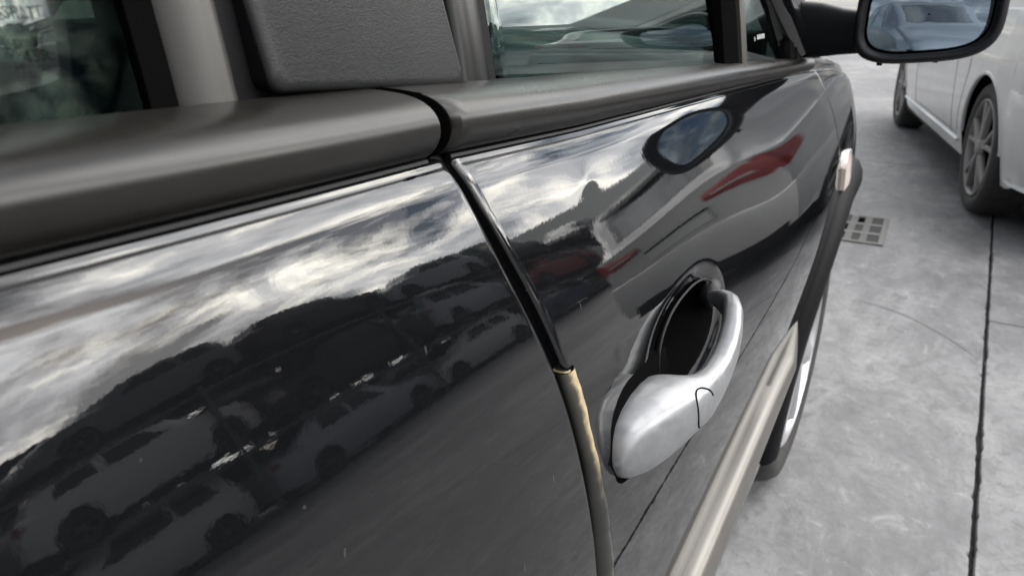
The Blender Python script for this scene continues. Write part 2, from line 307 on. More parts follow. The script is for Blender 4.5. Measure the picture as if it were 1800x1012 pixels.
# ------------------------------------------------------------------ dark car: body skin surface X(y, z) fitted to the highlights of the photograph
YK = np.array([-1.2,-.6,-.2,.0,.15,.3,.45,.6,.8,1.0,1.2,1.4,1.6,1.9,2.4]); ZK = np.array([.1,.3,.45,.58,.68,.76,.82,.87,.91,.945,.975,1.0,1.03])
COEF = np.array([-0.01030,-0.00709,-0.00121,0.00791,0.01253,0.01084,0.00361,-0.00792,-0.02164,-0.03668,-0.05205,-0.06729,-0.08320,-0.09502,-0.10172,-0.00884,-0.00563,0.00038,0.00993,0.01521,0.01372,0.00667,-0.00463,-0.01826,-0.03342,-0.04870,-0.06407,-0.08008,-0.09187,-0.09857,-0.00641,-0.00322,0.00287,0.01368,0.02001,0.01975,0.01310,0.00140,-0.01255,-0.02757,-0.04325,-0.05847,-0.07436,-0.08641,-0.09320,-0.00598,-0.00294,0.00308,0.01453,0.02322,0.02474,0.01816,0.00684,-0.00686,-0.02243,-0.03802,-0.05402,-0.07088,-0.08285,-0.08975,-0.00691,-0.00396,0.00185,0.01348,0.02338,0.02656,0.02065,0.00758,-0.00661,-0.02116,-0.03736,-0.05324,-0.07124,-0.08311,-0.09019,-0.00798,-0.00510,0.00053,0.01227,0.02285,0.02718,0.02196,0.00959,-0.00730,-0.02317,-0.03478,-0.05112,-0.08316,-0.08687,-0.09386,-0.00942,-0.00660,-0.00117,0.01067,0.02175,0.02710,0.02247,0.00940,-0.00745,-0.02239,-0.03885,-0.05806,-0.08506,-0.09342,-0.10057,-0.01120,-0.00841,-0.00329,0.00878,0.02028,0.02656,0.02261,0.00963,-0.00580,-0.02717,-0.04741,-0.06650,-0.08873,-0.10039,-0.10780,-0.01377,-0.01103,-0.00615,0.00584,0.01840,0.02651,0.02227,0.00735,-0.01063,-0.03133,-0.05388,-0.07502,-0.09729,-0.10968,-0.11713,-0.01717,-0.01453,-0.00991,0.00206,0.01614,0.02621,0.02321,0.00500,-0.01632,-0.03991,-0.06261,-0.08367,-0.10593,-0.11881,-0.12645,-0.02147,-0.01899,-0.01434,-0.00303,0.01379,0.02540,0.02255,0.00550,-0.02422,-0.05100,-0.07352,-0.09376,-0.11311,-0.12732,-0.13503,-0.02607,-0.02364,-0.01932,-0.00813,0.00874,0.02351,0.01559,-0.00367,-0.02804,-0.05240,-0.07468,-0.09520,-0.11580,-0.12977,-0.13763,-0.03075,-0.02846,-0.02407,-0.01336,0.00296,0.01486,0.00761,-0.00858,-0.02756,-0.04897,-0.07117,-0.09242,-0.11531,-0.12866,-0.13667,-0.03616,-0.03391,-0.02973,-0.01806,-0.00141,0.00668,0.00174,-0.01298,-0.03213,-0.05297,-0.07389,-0.09425,-0.11643,-0.12998,-0.13810,-0.04374,-0.04166,-0.03764,-0.02332,-0.00750,-0.00061,-0.00663,-0.02132,-0.03964,-0.05990,-0.08051,-0.10056,-0.12184,-0.13585,-0.14402,-0.04955,-0.04756,-0.04314,-0.02863,-0.01276,-0.00658,-0.01248,-0.02701,-0.04543,-0.06559,-0.08594,-0.10586,-0.12716,-0.14115,-0.14934,-0.05316,-0.05118,-0.04671,-0.03185,-0.01614,-0.01008,-0.01615,-0.03071,-0.04900,-0.06909,-0.08943,-0.10932,-0.13050,-0.14454,-0.15274])
TY, TZ = [np.concatenate([[k[0]]*3, k, [k[-1]]*3]) for k in (YK, ZK)]
def basis(t, T):
    n = len(T)-1; t = np.clip(t, T[0]+1e-9, T[-1]-1e-9); B = np.zeros((len(t), n))
    for i in range(n): B[:, i] = (t >= T[i]) & (t < T[i+1])
    for k in (1, 2, 3):
        M = np.zeros((len(t), n-k))
        for i in range(n-k):
            a = T[i+k]-T[i]; b = T[i+k+1]-T[i+1]
            if a > 0: M[:, i] += (t-T[i])/a*B[:, i]
            if b > 0: M[:, i] += (T[i+k+1]-t)/b*B[:, i+1]
        B = M
    return B
CM = COEF.reshape(len(TY)-4, len(TZ)-4)
def XS(y, z):
    y = np.atleast_1d(np.asarray(y, float)); z = np.atleast_1d(np.asarray(z, float)); y, z = np.broadcast_arrays(y, z); sh = y.shape
    yc = y.ravel(); lo = np.clip(yc, -1.15, 2.35)
    return np.einsum('ni,ij,nj->n', basis(lo, TY), CM, basis(z.ravel(), TZ)).reshape(sh)
_XS = XS
def XS(y, z):
    y_, z_ = np.broadcast_arrays(np.asarray(y, float), np.asarray(z, float)); q = np.clip((y_-1.66)/.64, 0, None)
    r = _XS(y_, z_)-.15*q**2
    return r
def X1(y, z): return float(np.atleast_1d(XS(y, z))[0])
def ztop(y): return ip(y, [-1.9, -1, -.2, .1, .3, .46, .7, 1.0, 1.33, 1.42, 1.6, 2.3], [.995, .990, .9745, .9660, .9588, .9492, .939, .9255, .913, .909, .897, .80])
GZ = [.2, .50, .689, .732, .767, .802, .842, .866, .893, .924, .943, .952, .957, .962, .99]
GF = [.372, .372, .365, .3565, .352, .348, .341, .336, .331, .319, .314, .314, .314, .313, .313]      # front door's rear edge
GR = [.350, .350, .3425, .336, .332, .329, .3265, .320, .313, .304, .3035, .303, .301, .298, .298]   # rear door's front edge
_gz = np.linspace(.2, .99, 400)
def _soft(v):
    for _ in range(220): v[1:-1] = .25*v[:-2]+.5*v[1:-1]+.25*v[2:]
    return v
_gf, _gr = _soft(np.interp(_gz, GZ, GF)), _soft(np.interp(_gz, GZ, GR))
def gapF(z): return float(np.interp(z, _gz, _gf))
def gapR(z): return float(np.interp(z, _gz, _gr))
def fgap(z):
    g = ip(z, [.2, .536, .617, .717, .75, .791, .845, .888, .911, .93], [1.40, 1.40, 1.423, 1.425, 1.432, 1.434, 1.424, 1.411, 1.406, 1.402])
    if z < .68:
        a = 1.62-math.sqrt(max(.42**2-(z-.31)**2, 0)); g = min(g, a) if z < .60 else g+(min(g, a)-g)*sm(.68, .60, z)
    return float(g)
def dents(y, z):
    d = -.00022*np.exp(-(((y-.405)/.006)**2+((z-.825)/.006)**2))
    d += .00038*np.exp(-(((y-.433)/.016)**2+((z-.925)/.006)**2))
    d -= .00010*np.exp(-(((y-.425)/.03)**2+((z-.845)/.012)**2))
    return d
CUPY, CUPZ = .535, .789
def cup(y, z):
    yy = (y-CUPY)/.074; zz = (z-CUPZ-.04*(y-CUPY))/.0315
    r = np.sqrt(np.abs(yy)**2.3+np.abs(zz)**2.3)
    return -.034*(1-sm(.62, 1.0, r))-.0042*(1-sm(.98, 1.5, r))
def smooth(a, n=5):
    k = np.ones(n)/n; q = np.concatenate([np.repeat(a[:1], n//2), a, np.repeat(a[-1:], n//2)]); return np.convolve(q, k, 'valid')
def skin(name, yl, yr, us, vs, zb, extra=None, hems=(True, True), parent=None, material='dark_paint', zt=ztop, rad=.003, topflange=.02, inner=.022):
    """panel of the body side between the edges yl(z), yr(z), from zb(y) up to zt(y), with hemmed edges"""
    us = np.asarray(us); vs = np.asarray(vs); Y = np.zeros((len(vs), len(us))); Z = np.zeros_like(Y)
    for j, v in enumerate(vs):
        z = .3+v*.65
        for i, u in enumerate(us):
            y = .5*(yl(.6)+yr(.6))
            zz = z
            for _ in range(3):
                y = yl(zz)+u*(yr(zz)-yl(zz)); b, t_ = zb(y), zt(y); zz = b+v*(t_-b)
            Y[j, i], Z[j, i] = y, zz
    for a in (0, -1):                                                    # soften kinks of the edge polylines
        pass
    Xv = XS(Y, Z)
    if extra is not None: Xv = Xv+extra(Y, Z)
    if zt is ztop: Xv = Xv-16*np.clip(Z-(np.vectorize(ztop)(Y)-.013), 0, None)**2   # shoulder rolls over under the trim
    P = np.stack([Xv, Y, Z], -1)
    du = np.gradient(P, axis=1); dv_ = np.gradient(P, axis=0); N = np.cross(du, dv_); N /= np.linalg.norm(N, axis=-1, keepdims=True)+1e-12
    def hem(base, n, side):
        cols = []
        for q in (25, 50, 75, 90): cols.append(base+side*rad*math.sin(R(q))-n*rad*(1-math.cos(R(q))))
        cols.append(cols[-1]-n*inner); return cols
    G = [P[:, i] for i in range(P.shape[1])]
    if hems[0]: s = -du[:, 0]/np.linalg.norm(du[:, 0], axis=-1, keepdims=True); G = hem(P[:, 0], N[:, 0], s)[::-1]+G
    if hems[1]: s = du[:, -1]/np.linalg.norm(du[:, -1], axis=-1, keepdims=True); G = G+hem(P[:, -1], N[:, -1], s)
    G = np.stack(G, 1)
    rows = [G[j] for j in range(G.shape[0])]
    if topflange:
        up = np.array([0, 0, 1.]); inn = np.array([-1., 0, 0]); r = .004
        for q in (25, 50, 75, 90): rows.append(G[-1]+up*r*math.sin(R(q))*.6+inn*r*(1-math.cos(R(q))))
        rows.append(rows[-1]+inn*topflange)
    low = G[0]+np.array([-.03, 0, -.012]); rows = [low]+rows
    m = MB(); m.grid(rows); return obj(name, m, material, parent, smooth=50)
CX = -.86
car = thing('dark_car', 'glossy black car close to the camera, seen along its doors with a silver handle', 'car', (CX, .35, 0))
zb_door = lambda y: .27
ru = np.concatenate([np.linspace(0, .55, 30)[:-1], np.linspace(.55, .97, 130)[:-1], np.linspace(.97, 1, 14)])
rv = np.concatenate([np.linspace(0, .45, 24)[:-1], np.linspace(.45, .97, 110)[:-1], np.linspace(.97, 1, 14)])
def rearR(z):                                                            # rear door's hind edge follows the rear arch
    g = -.66
    if z < .70: g = max(g, -.88+math.sqrt(max(.42**2-(z-.31)**2, 0))) if z < .62 else g+(max(g, -.88+math.sqrt(max(.42**2-(z-.31)**2, 0)))-g)*sm(.70, .62, z)
    return float(g)
rear_door = skin('rear_door', rearR, gapR, ru, rv, zb_door, parent=car)
fu = np.concatenate([np.linspace(0, .012, 5)[:-1], np.linspace(.012, .36, 150)[:-1], np.linspace(.36, .985, 110)[:-1], np.linspace(.985, 1, 8)])
fv = np.concatenate([np.linspace(0, .5, 30)[:-1], np.linspace(.5, .97, 170)[:-1], np.linspace(.97, 1, 14)])
front_door = skin('front_door', gapF, fgap, fu, fv, zb_door, extra=lambda y, z: cup(y, z)+dents(y, z), parent=car)
def archz(y, yc, r=.385, base=.30): return max(base, .31+math.sqrt(max(r*r-(y-yc)**2, 0)))
def fend_l(z): return max(fgap(z)+.0045, 1.405) if z > .6 else 1.41
fz = lambda z: ip(z, [.2, .617, .717, .75, .791, .845, .888, .911, .93], [1.43, 1.428, 1.430, 1.437, 1.439, 1.429, 1.416, 1.411, 1.407])
wing = skin('front_wing', fz, lambda z: 2.30, np.linspace(0, 1, 90)**1.15, np.linspace(0, 1, 70), lambda y: archz(y, 1.62), hems=(True, False), parent=car, inner=.03)
quarter = skin('rear_quarter', lambda z: -1.62, lambda z: rearR(z)-.005, np.linspace(0, 1, 80), np.linspace(0, 1, 60), lambda y: archz(y, -.88), hems=(False, True), parent=car)
# dark seal inside the gap between the doors
m = MB(); zz = np.linspace(.28, .958, 60); m.tube([(X1(.5*(gapF(z)+gapR(z)), z)-.0175, .5*(gapF(z)+gapR(z)), z) for z in zz], .0080, 10); obj('door_seal', m, 'seal_gloss', car)
m = MB(); zz = np.linspace(.36, .905, 40); m.tube([(X1(fgap(z), z)-.014, fgap(z)+.002, z) for z in zz], .006, 8); obj('door_seal', m, 'matte_black', car)
# weathered edge guard in the lower half of the gap
m = MB(); rings = []
for z in np.linspace(.843, .30, 90):
    k = sm(.846, .80, z); yl = ip(z, [.3, .689, .745, .792, .843], [.3455, .343, .339, .3365, .3315]); yr = ip(z, [.3, .689, .745, .792, .843], [.3735, .3655, .3565, .3495, .347])
    c, h = .5*(yl+yr), .5*(yr-yl); x0 = X1(c, z); wob = .0004*math.sin(z*170)+.0003*math.sin(z*410)
    rings.append([(x0-.004+(.0075+wob)*math.sin(q)**.8, c-h*math.cos(q), z) for q in np.linspace(0.02, math.pi-.02, 12)]+[(x0-.007, c+h*.6*s, z) for s in (.9, 0, -.9)])
m.loft(rings, cap=False); top = rings[0]; m.add([(p[0]-.0015, .339+(p[1]-.339)*.6, p[2]-.001) for p in top], [tuple(range(len(top)))])
obj('edge_guard', m, 'edge_guard', car, smooth=60)
# ------------------------------------------------------------------ belt trims
TP = [(-.030, -.002), (-.004, .0015), (.003, .0035), (.0075, .0075), (.0105, .0125), (.0115, .0175), (.0100, .0225), (.0055, .0272), (-.001, .0302), (-.010, .0320), (-.022, .0328), (-.034, .0330)]
def dense(P, n=34):
    P = np.array(P); t = np.r_[0, np.cumsum(np.hypot(*np.diff(P, axis=0).T))]; u = np.linspace(0, t[-1], 200); Q = np.stack([np.interp(u, t, P[:, k]) for k in (0, 1)], 1)
    for _ in range(40): Q[1:-1] = .25*Q[:-2]+.5*Q[1:-1]+.25*Q[2:]
    return Q[np.linspace(0, 199, n).astype(int)].tolist()
TP = dense(TP)
def belt_trim(y0, y1, n, sc, endround=(0, 0)):
    m = MB(); rows = []
    for y in np.linspace(y0, y1, n):
        e = 1.0
        for k, (ye, w) in enumerate(((y0, endround[0]), (y1, endround[1]))):
            if w: q = abs(y-ye)/w; e = min(e, math.sqrt(max(1-(1-min(q, 1))**2, 0)))
        x0, z0, s = X1(y, ztop(y)), ztop(y)+.0025, sc(y)
        rows.append([(x0-.004+(dx*s if dx > 0 else dx)*(1 if dx <= -.01 else (.25+.75*e))-(1-e)*.004, y, z0+dz*s) for dx, dz in TP])
    m.grid([list(r) for r in zip(*rows)]); 
    m.f.append(tuple(range(0, len(m.v), n))); m.f.append(tuple(range(n-1, len(m.v), n))[::-1])
    return m
rear_belt = obj('belt_trim', belt_trim(-1.25, .2845, 90, lambda y: 1.0), 'trim_plastic', car, smooth=50)
m = MB(); rows = []                                                      # thin lip closing the rear trim at the door gap
for y in (.2850, .2856, .2880, .2886):
    x0, z0 = X1(y, ztop(y)), ztop(y)+.002; q = .0012 if y in (.2850, .2886) else .0
    rows.append([(x0-.004+dx-q-.001, y, z0+dz-q*.5) for dx, dz in TP])
m.grid([list(r) for r in zip(*rows)]); obj('end_lip', m, 'trim_plastic', rear_belt, smooth=50)
fsc = lambda y: ip(y, [.3, .5, .9, 1.2, 1.40], [1.0, .98, .84, .70, .62])
front_belt = obj('belt_trim', belt_trim(.2960, 1.395, 120, fsc, (.0012, .03)), 'trim_plastic', car, smooth=50)
m = MB(); x0, z0 = X1(.2972, ztop(.2972)), ztop(.2972)+.0025; m.loft([[(x0-.0036+dx, y, z0+dz) for dx, dz in TP] for y in (.2944, .2956)]); obj('trim_end_shade', m, 'pit_dark', front_belt, smooth=50)  # black plate stands in for the shaded end face of the front trim
# lower lip of the trims where they meet the paint
for a, b in ((-1.25, .292), (.312, 1.37)):
    m = MB(); m.tube([(X1(y, ztop(y))-.0065, y, ztop(y)+.002) for y in np.linspace(a, b, 60)], .0020, 8); obj('waist_seal', m, 'black_rubber', car)
# ------------------------------------------------------------------ greenhouse
TAN = math.tan(R(9))
def gx(z, y, off=0): return ip(y, [-1.3, .3, .9, 1.4], [-.088, -.088, -.080, -.075])-TAN*(z-.99)-.32*max(z-.99, 0)**2+off
def zg(y): return ztop(y)+.033*fsc(y)
def pane(name, y0, y1, zt0, zt1, material, off=-.004, parent=car, n=14, lean=0):
    m = MB(); m.grid([[(gx(zg(y)-.03+(ip(y, [y0, y1], [zt0, zt1])-zg(y)+.03)*v, y, off-lean*v*.3), y, zg(y)-.03+(ip(y, [y0, y1], [zt0, zt1])-zg(y)+.03)*v) for y in np.linspace(y0, y1, n)] for v in np.linspace(0, 1, 8)])
    return obj(name, m, material, parent, solid=.004)
def bar(name, y0b, y1b, zt, prof, material, lean=0, parent=car, zlow=None, smooth_=50, ends=False):
    """upright strip of the window frame: prof = (t across 0..1, outward offset) pairs"""
    m = MB(); rows = []
    for v in np.linspace(0, 1, 16):
        zl = (zg(y0b) if zlow is None else zlow)-.012; z = zl+(zt-zl)*v; sh = lean*(z-.99)
        rows.append([(gx(z, y0b, o_), y0b+(y1b-y0b)*t_+sh, z) for t_, o_ in prof])
    m.grid(rows); return obj(name, m, material, parent, smooth=smooth_)
ROOFZ = 1.42
rear_window = pane('rear_door_window', -.62, .188, ROOFZ-.04, ROOFZ, 'privacy_glass', -.012)
bar('window_rubber', .183, .196, ROOFZ, [(0, -.03), (0, -.011), (.5, -.008), (1, -.006), (1, -.03)], 'pit_dark')
bar('window_frame', .1915, .2145, ROOFZ, [(0, -.02), (.0, -.008), (.10, -.0045), (.28, -.0005), (.5, .002), (.75, .003), (.92, .0015), (1, -.003), (1, -.03)], 'frame_satin')
bar('pillar_backing', .2115, .418, ROOFZ, [(0, -.03), (.0, -.004), (1, -.004), (1, -.03)], 'matte_black')
def rrect(y0, y1, z0, z1, r, n=6):
    P = []
    for cy, cz_, a in ((y1-r, z0+r, -90), (y1-r, z1-r, 0), (y0+r, z1-r, 90), (y0+r, z0+r, 180)):
        for q in np.linspace(a, a+90, n): P.append((cy+r*math.cos(R(q)), cz_+r*math.sin(R(q))))
    return P
m = MB(); rings = []
base = rrect(.2262, .3670, .9985, 1.40, .006)
for off, ins in ((.0052, .0003), (.0064, .0006), (.0074, .0016), (.0079, .0030), (.008, .0050)):
    cy, cz_ = .2975, 1.197
    rings.append([(gx(z, y, off)+0*y, y-math.copysign(min(ins, abs(y-cy)), y-cy), z-math.copysign(ins, z-cz_)-(y-.2265)*.075) for y, z in base])
m.loft(rings); panel_o = obj('pillar_panel', m, 'grained_plastic', car, smooth=50)
m = MB(); m.loft([[(gx(z, y, off), y, z-(y-.2265)*.075) for y, z in base] for off in (-.006, .0050)]); obj('panel_side_shade', m, 'matte_black', panel_o, smooth=50)  # black block under the panel that paints its side wall as shaded
bar('pillar_seal', .373, .4065, ROOFZ, [(0, -.02), (.0, -.004), (.12, .001), (.45, .0035), (.75, .003), (.93, -.001), (1, -.006), (1, -.03)], 'pillar_satin')
front_window = pane('front_door_window', .400, .925, ROOFZ, ROOFZ-.02, 'pane_glass', -.006, lean=.07)
bar('window_divider', .905, .968, ROOFZ-.03, [(0, -.02), (0, -.002), (.5, .0), (1, -.002), (1, -.02)], 'pit_dark')
bar('divider_strip', .972, .990, ROOFZ-.03, [(0, -.02), (0, .001), (.3, .004), (.7, .004), (1, .001), (1, -.02)], 'frame_satin')
quarter_glass = pane('quarter_glass', .98, 1.30, 1.36, 1.08, 'pane_glass', -.008)
m = MB(); rows = []                                                      # mirror sail at the foot of the windscreen pillar
for y, z1 in ((1.28, 1.09), (1.32, 1.06), (1.36, 1.02), (1.41, .97)):
    z0 = zg(y)-.01; rows.append([(gx(z, y, o_), y, z) for z, o_ in ((z0, -.02), (z0, .004), (z0+(z1-z0)*.5, .006), (z1, .004), (z1, -.03))])
m.grid([list(r) for r in zip(*rows)]); m.f.append(tuple(range(0, len(m.v), 4))); obj('mirror_sail', m, 'mirror_black', car, smooth=50)
bar('windscreen_seal', 1.255, 1.285, 1.12, [(0, -.02), (0, .0), (.5, .003), (1, .001), (1, -.02)], 'matte_black', 0)
# faint dark print on the privacy glass and the small etched mark on the quarter glass
def text(body, size, name, material, parent, org, ex, ez, lift):
    cu = bpy.data.curves.new(name, 'FONT'); cu.body = body; cu.size = size; cu.offset = size*.012; cu.resolution_u = 2
    tmp = bpy.data.objects.new('tmp', cu); scn.collection.objects.link(tmp); dg = bpy.context.evaluated_depsgraph_get(); me = bpy.data.meshes.new_from_object(tmp.evaluated_get(dg)); bpy.data.objects.remove(tmp)
    ex, ez = Vector(ex), Vector(ez); nrm = ex.cross(ez).normalized()
    for v in me.vertices: p = v.co.copy(); v.co = Vector(org)+ex*p.x+ez*p.y+nrm*lift
    me.materials.clear(); me.materials.append(MATS[material]); o = link(bpy.data.objects.new(name, me)); o.parent = parent; return o
ez = Vector((-math.sin(R(9)), 0, math.cos(R(9))))
for s, zz, yy, sz in (('GSPLIT', 1.0295, .1360, .0050), ('D0IIIIT', 1.0210, .141, .0030), ('45R.', 1.0160, .1425, .0050)):
    text(s, sz*1.15, 'glass_print', 'print_black', rear_window, (gx(zz, .1, -.0114), yy, zz), (0, 1, 0), ez, .0002)
text('B', .0075, 'glass_mark', 'print_white', quarter_glass, (gx(.978, 1.09, -.0075), 1.070, .9755), (0, 1, 0), ez, .0003)
for k in range(5):
    m = MB(); y = 1.086+.0085*k; m.add([(gx(z, y, -.0073), y+d, z) for z, d in ((.9765, 0), (.9765, .004), (.9825, .004), (.9825, 0))], [(0, 1, 2, 3)]); obj('glass_mark', m, 'print_white', quarter_glass)

m = MB(); yy = np.linspace(-.64, 1.39, 50)                                # plate added behind the skins to block light leaking under the trim
m.grid([[(X1(y, .80)-.045, y, .32) for y in yy], [(X1(y, .80)-.050, y, .80) for y in yy], [(X1(y, ztop(y))-.020, y, ztop(y)-.012) for y in yy], [(X1(y, ztop(y))-.024, y, ztop(y)+.008) for y in yy], [(gx(zg(y), y, -.020), y, zg(y)-.010) for y in yy]])
obj('waist_light_block', m, 'matte_black', car)

# short scratches and chips that have broken the lacquer
for (y, z, ln, tl, par) in ((.372, .868, .0055, .10, front_door), (.385, .765, .004, .2, front_door), (.405, .742, .006, .05, front_door), (.366, .783, .003, -.2, front_door), (.43, .735, .005, .1, front_door), (.47, .70, .007, .15, front_door), (.95, .792, .016, .05, front_door), (1.02, .775, .012, -.1, front_door),
                            (1.12, .765, .014, .08, front_door), (.80, .742, .006, .1, front_door), (.70, .705, .005, 0, front_door), (.30, .80, .004, .1, rear_door), (.26, .775, .005, .3, rear_door), (.20, .80, .003, -.2, rear_door), (.16, .85, .003, .5, rear_door), (.235, .895, .0035, .2, rear_door)):
    m = MB(); w = .00016; P = [(y+tl*ln*t_, z+ln*t_) for t_ in (-.5, -.2, .2, .5)]
    m.grid([[(X1(a, b)+.00025, a-w*(1-abs(k-1.5)*.5), b) for k, (a, b) in enumerate(P)], [(X1(a, b)+.00025, a+w*(1-abs(k-1.5)*.5), b) for k, (a, b) in enumerate(P)]], flip=True); obj('paint_scratch', m, 'scratch_grey', par)
# ------------------------------------------------------------------ door handle
HY = [.369, .373, .380, .392, .408, .425, .440, .447, .453, .462, .476, .492, .510, .530, .548, .562, .573, .579]
HZ = [.7705, .771, .772, .7735, .775, .776, .7765, .7768, .7772, .778, .7805, .785, .791, .799, .8045, .806, .806, .8055]
HA = [.003, .0125, .0185, .0222, .0235, .0228, .0213, .0203, .0192, .0175, .0147, .0127, .0122, .0122, .0120, .0115, .0095, .006]
HO = [.024, .0275, .032, .0388, .0450, .0498, .0528, .0540, .0550, .0560, .0570, .0574, .0568, .0540, .0495, .0435, .0365, .031]
HI = [.010, .008, .006, .004, .002, .002, .004, .008, .026, .034, .0375, .039, .0395, .0375, .0335, .029, .020, .012]
def hpar(y): return [ip(y, HY, a) for a in (HZ, HA, HO, HI)]
def hpt(y, q, grow=0):
    z, a, xo, xi = hpar(y); xm, xb = .5*(xo+xi), .5*(xo-xi); c, s = math.cos(q), math.sin(q); e = .78
    return (xm+(xb+grow)*math.copysign(abs(c)**e, c), y, z+(a+grow)*math.copysign(abs(s)**e, s)-.10*(xm-.03)*0)
m = MB(); ys = np.concatenate([np.linspace(.369, .38, 8)[:-1], np.linspace(.38, .562, 70)[:-1], np.linspace(.562, .579, 10)])
def smo(a):                                                              # smooth the control polylines
    yy = np.linspace(.369, .579, 211); v = np.interp(yy, HY, a)
    for _ in range(4): v[1:-1] = .25*v[:-2]+.5*v[1:-1]+.25*v[2:]
    return yy, v
_t = [smo(a) for a in (HZ, HA, HO, HI)]
def hpar(y): return [float(np.interp(y, a, b)) for a, b in _t]
m.loft([[hpt(y, q) for q in np.linspace(0, 2*math.pi, 40, endpoint=False)] for y in ys])
handle = obj('door_handle', m, 'silver_paint', front_door, smooth=60)
m = MB(); cen = (.444, R(13)); pth = [hpt(cen[0]+.0105*math.cos(a), cen[1]-.62*math.sin(a), .0002) for a in np.linspace(R(118), R(350), 28)]; m.tube(pth, .00055, 6); obj('lock_cover_seam', m, 'pit_dark', handle)
m = MB(); m.grid([[hpt(cen[0]+.0100*r*math.cos(a), cen[1]-.59*r*math.sin(a), .0006*(1-r**6)+.00005) for a in np.linspace(0, 2*math.pi, 30)] for r in np.linspace(.02, 1, 6)]); obj('lock_cover', m, 'silver_paint', handle)
# black gasket at handle foot and pivot, widened to hide the handle's reflection
m = MB(); rings = []
for y in np.linspace(.364, .478, 36):
    z, a, xo, xi = hpar(max(y, .3695)); a += ip(y, [.3655, .40, .478], [.0045, .0070, .0050]); f = sm(.3635, .374, y); zc = z+.0012
    rings.append([(X1(y, zc+a*f*s)+o_, y, zc+a*f*s) for s, o_ in ((-1.0, -.004), (-1.0, .0002), (-.94, .0004), (-.5, .0005), (0, .0005), (.5, .0005), (.94, .0004), (1.0, .0002), (1.0, -.004))])
m.grid([list(r) for r in zip(*rings)], flip=False); obj('gasket_reflection_mask', m, 'pit_dark', front_door, smooth=60)
m = MB(); rings = []
for y, a, o_ in ((.590, .006, .006), (.596, .0105, .010), (.604, .012, .010), (.613, .0105, .007), (.620, .007, .003), (.625, .002, -.002)):
    rings.append([(X1(y, .798)+o_*math.cos(q)-.002, y, .7985+a*math.sin(q)) for q in np.linspace(0, 2*math.pi, 16, endpoint=False)])
m.loft(rings); obj('pivot_cap', m, 'black_rubber', front_door, smooth=60)
m = MB(); yy = np.linspace(0, 2*math.pi, 60, endpoint=True)               # thin rubber rim of the finger recess
m.tube([(X1(CUPY+.0745*math.copysign(abs(math.cos(q))**.87, math.cos(q)), CUPZ+.032*math.copysign(abs(math.sin(q))**.87, math.sin(q)))+.0003, CUPY+.0745*math.copysign(abs(math.cos(q))**.87, math.cos(q)), CUPZ+.04*.0745*math.cos(q)+.032*math.copysign(abs(math.sin(q))**.87, math.sin(q))) for q in np.linspace(R(20), R(200), 50)], .0009, 6)
obj('recess_rim', m, 'black_rubber', front_door)
m = MB(); rows = []
for r in np.linspace(.02, .985, 22):
    row = []
    for a in np.linspace(0, 2*math.pi, 49):
        y = CUPY+.074*r*math.copysign(abs(math.cos(a))**.87, math.cos(a)); z = CUPZ+.04*(y-CUPY)+.0315*r*math.copysign(abs(math.sin(a))**.87, math.sin(a))
        row.append((X1(y, z)+float(cup(np.array(y), np.array(z)))+.0011, y, z))
    rows.append(row)
m.grid(rows); obj('recess_liner', m, 'pit_dark', front_door)
# ------------------------------------------------------------------ protective moulding along the door
def moulding(y0, y1, tip, name, parent):
    m = MB(); rings = []
    for y in np.concatenate([np.linspace(y0, tip, 110)[:-1], np.linspace(tip, y1, 60)]):
        f = 1.0 if y <= tip else max(1-((y-tip)/(y1-tip))**1.7, .02); zc = .474+.115*(y-.65)+(1-f)*.010; a = .032*f
        ring = [(X1(y, zc+a*math.sin(q))-.002+(.026*min(1, f*1.6))*math.cos(q)**.75, y, zc+a*math.sin(q)) for q in np.linspace(-math.pi/2+.01, math.pi/2-.01, 18)]
        rings.append(ring+[(X1(y, zc)-.012, y, zc+a*.5), (X1(y, zc)-.012, y, zc-a*.5)])
    m.loft([r[::-1] for r in rings]); return obj(name, m, 'champagne_trim', parent, smooth=50)
moulding(.378, 1.20, .88, 'door_moulding', front_door)
moulding(-.40, .338, .337, 'door_moulding', rear_door)
# ------------------------------------------------------------------ wing details, sill, arch flare
m = MB(); 
def prism(P, name, material, parent, th):
    m = MB(); r0 = [(X1(y, z)-.003, y, z) for y, z in P]; cy = sum(p[0] for p in P)/len(P); cz_ = sum(p[1] for p in P)/len(P)
    r1 = [(X1(y, z)+th*.6, y, z) for y, z in P]; r2 = [(X1(y, z)+th, cy+(y-cy)*.72, cz_+(z-cz_)*.72) for y, z in P]
    m.loft([r0, r1, r2]); return obj(name, m, material, parent, smooth=30)
prism([(1.462, .700), (1.520, .705), (1.575, .733), (1.570, .757), (1.520, .760), (1.470, .738)], 'side_repeater', 'clear_lens', wing, .011)
def flare(yc, parent, name):
    m = MB(); rings = []
    for a in np.linspace(R(-8), R(188), 60):
        ring = []
        for r_, o_ in ((.352, -.03), (.350, .012), (.356, .021), (.372, .025), (.392, .023), (.410, .014), (.418, .002), (.418, -.01)):
            y, z = yc-r_*math.cos(a), .31+r_*math.sin(a); ring.append((X1(np.clip(y, -1.1, 2.3), z)+o_-.004, y, z))
        rings.append(ring)
    m.grid(rings, flip=False); return obj(name, m, 'matte_black', parent, smooth=60)
flare(1.62, wing, 'wheel_arch_flare'); flare(-.88, quarter, 'wheel_arch_flare')
m = MB(); rows = []
for y in np.linspace(-.47, 1.22, 30): rows.append([(X1(y, .27)+dx, y, z) for dx, z in ((-.05, .275), (-.012, .262), (-.008, .24), (-.02, .20), (-.06, .17), (-.16, .165))])
m.grid([list(r) for r in zip(*rows)], flip=True); obj('sill', m, 'matte_black', car)
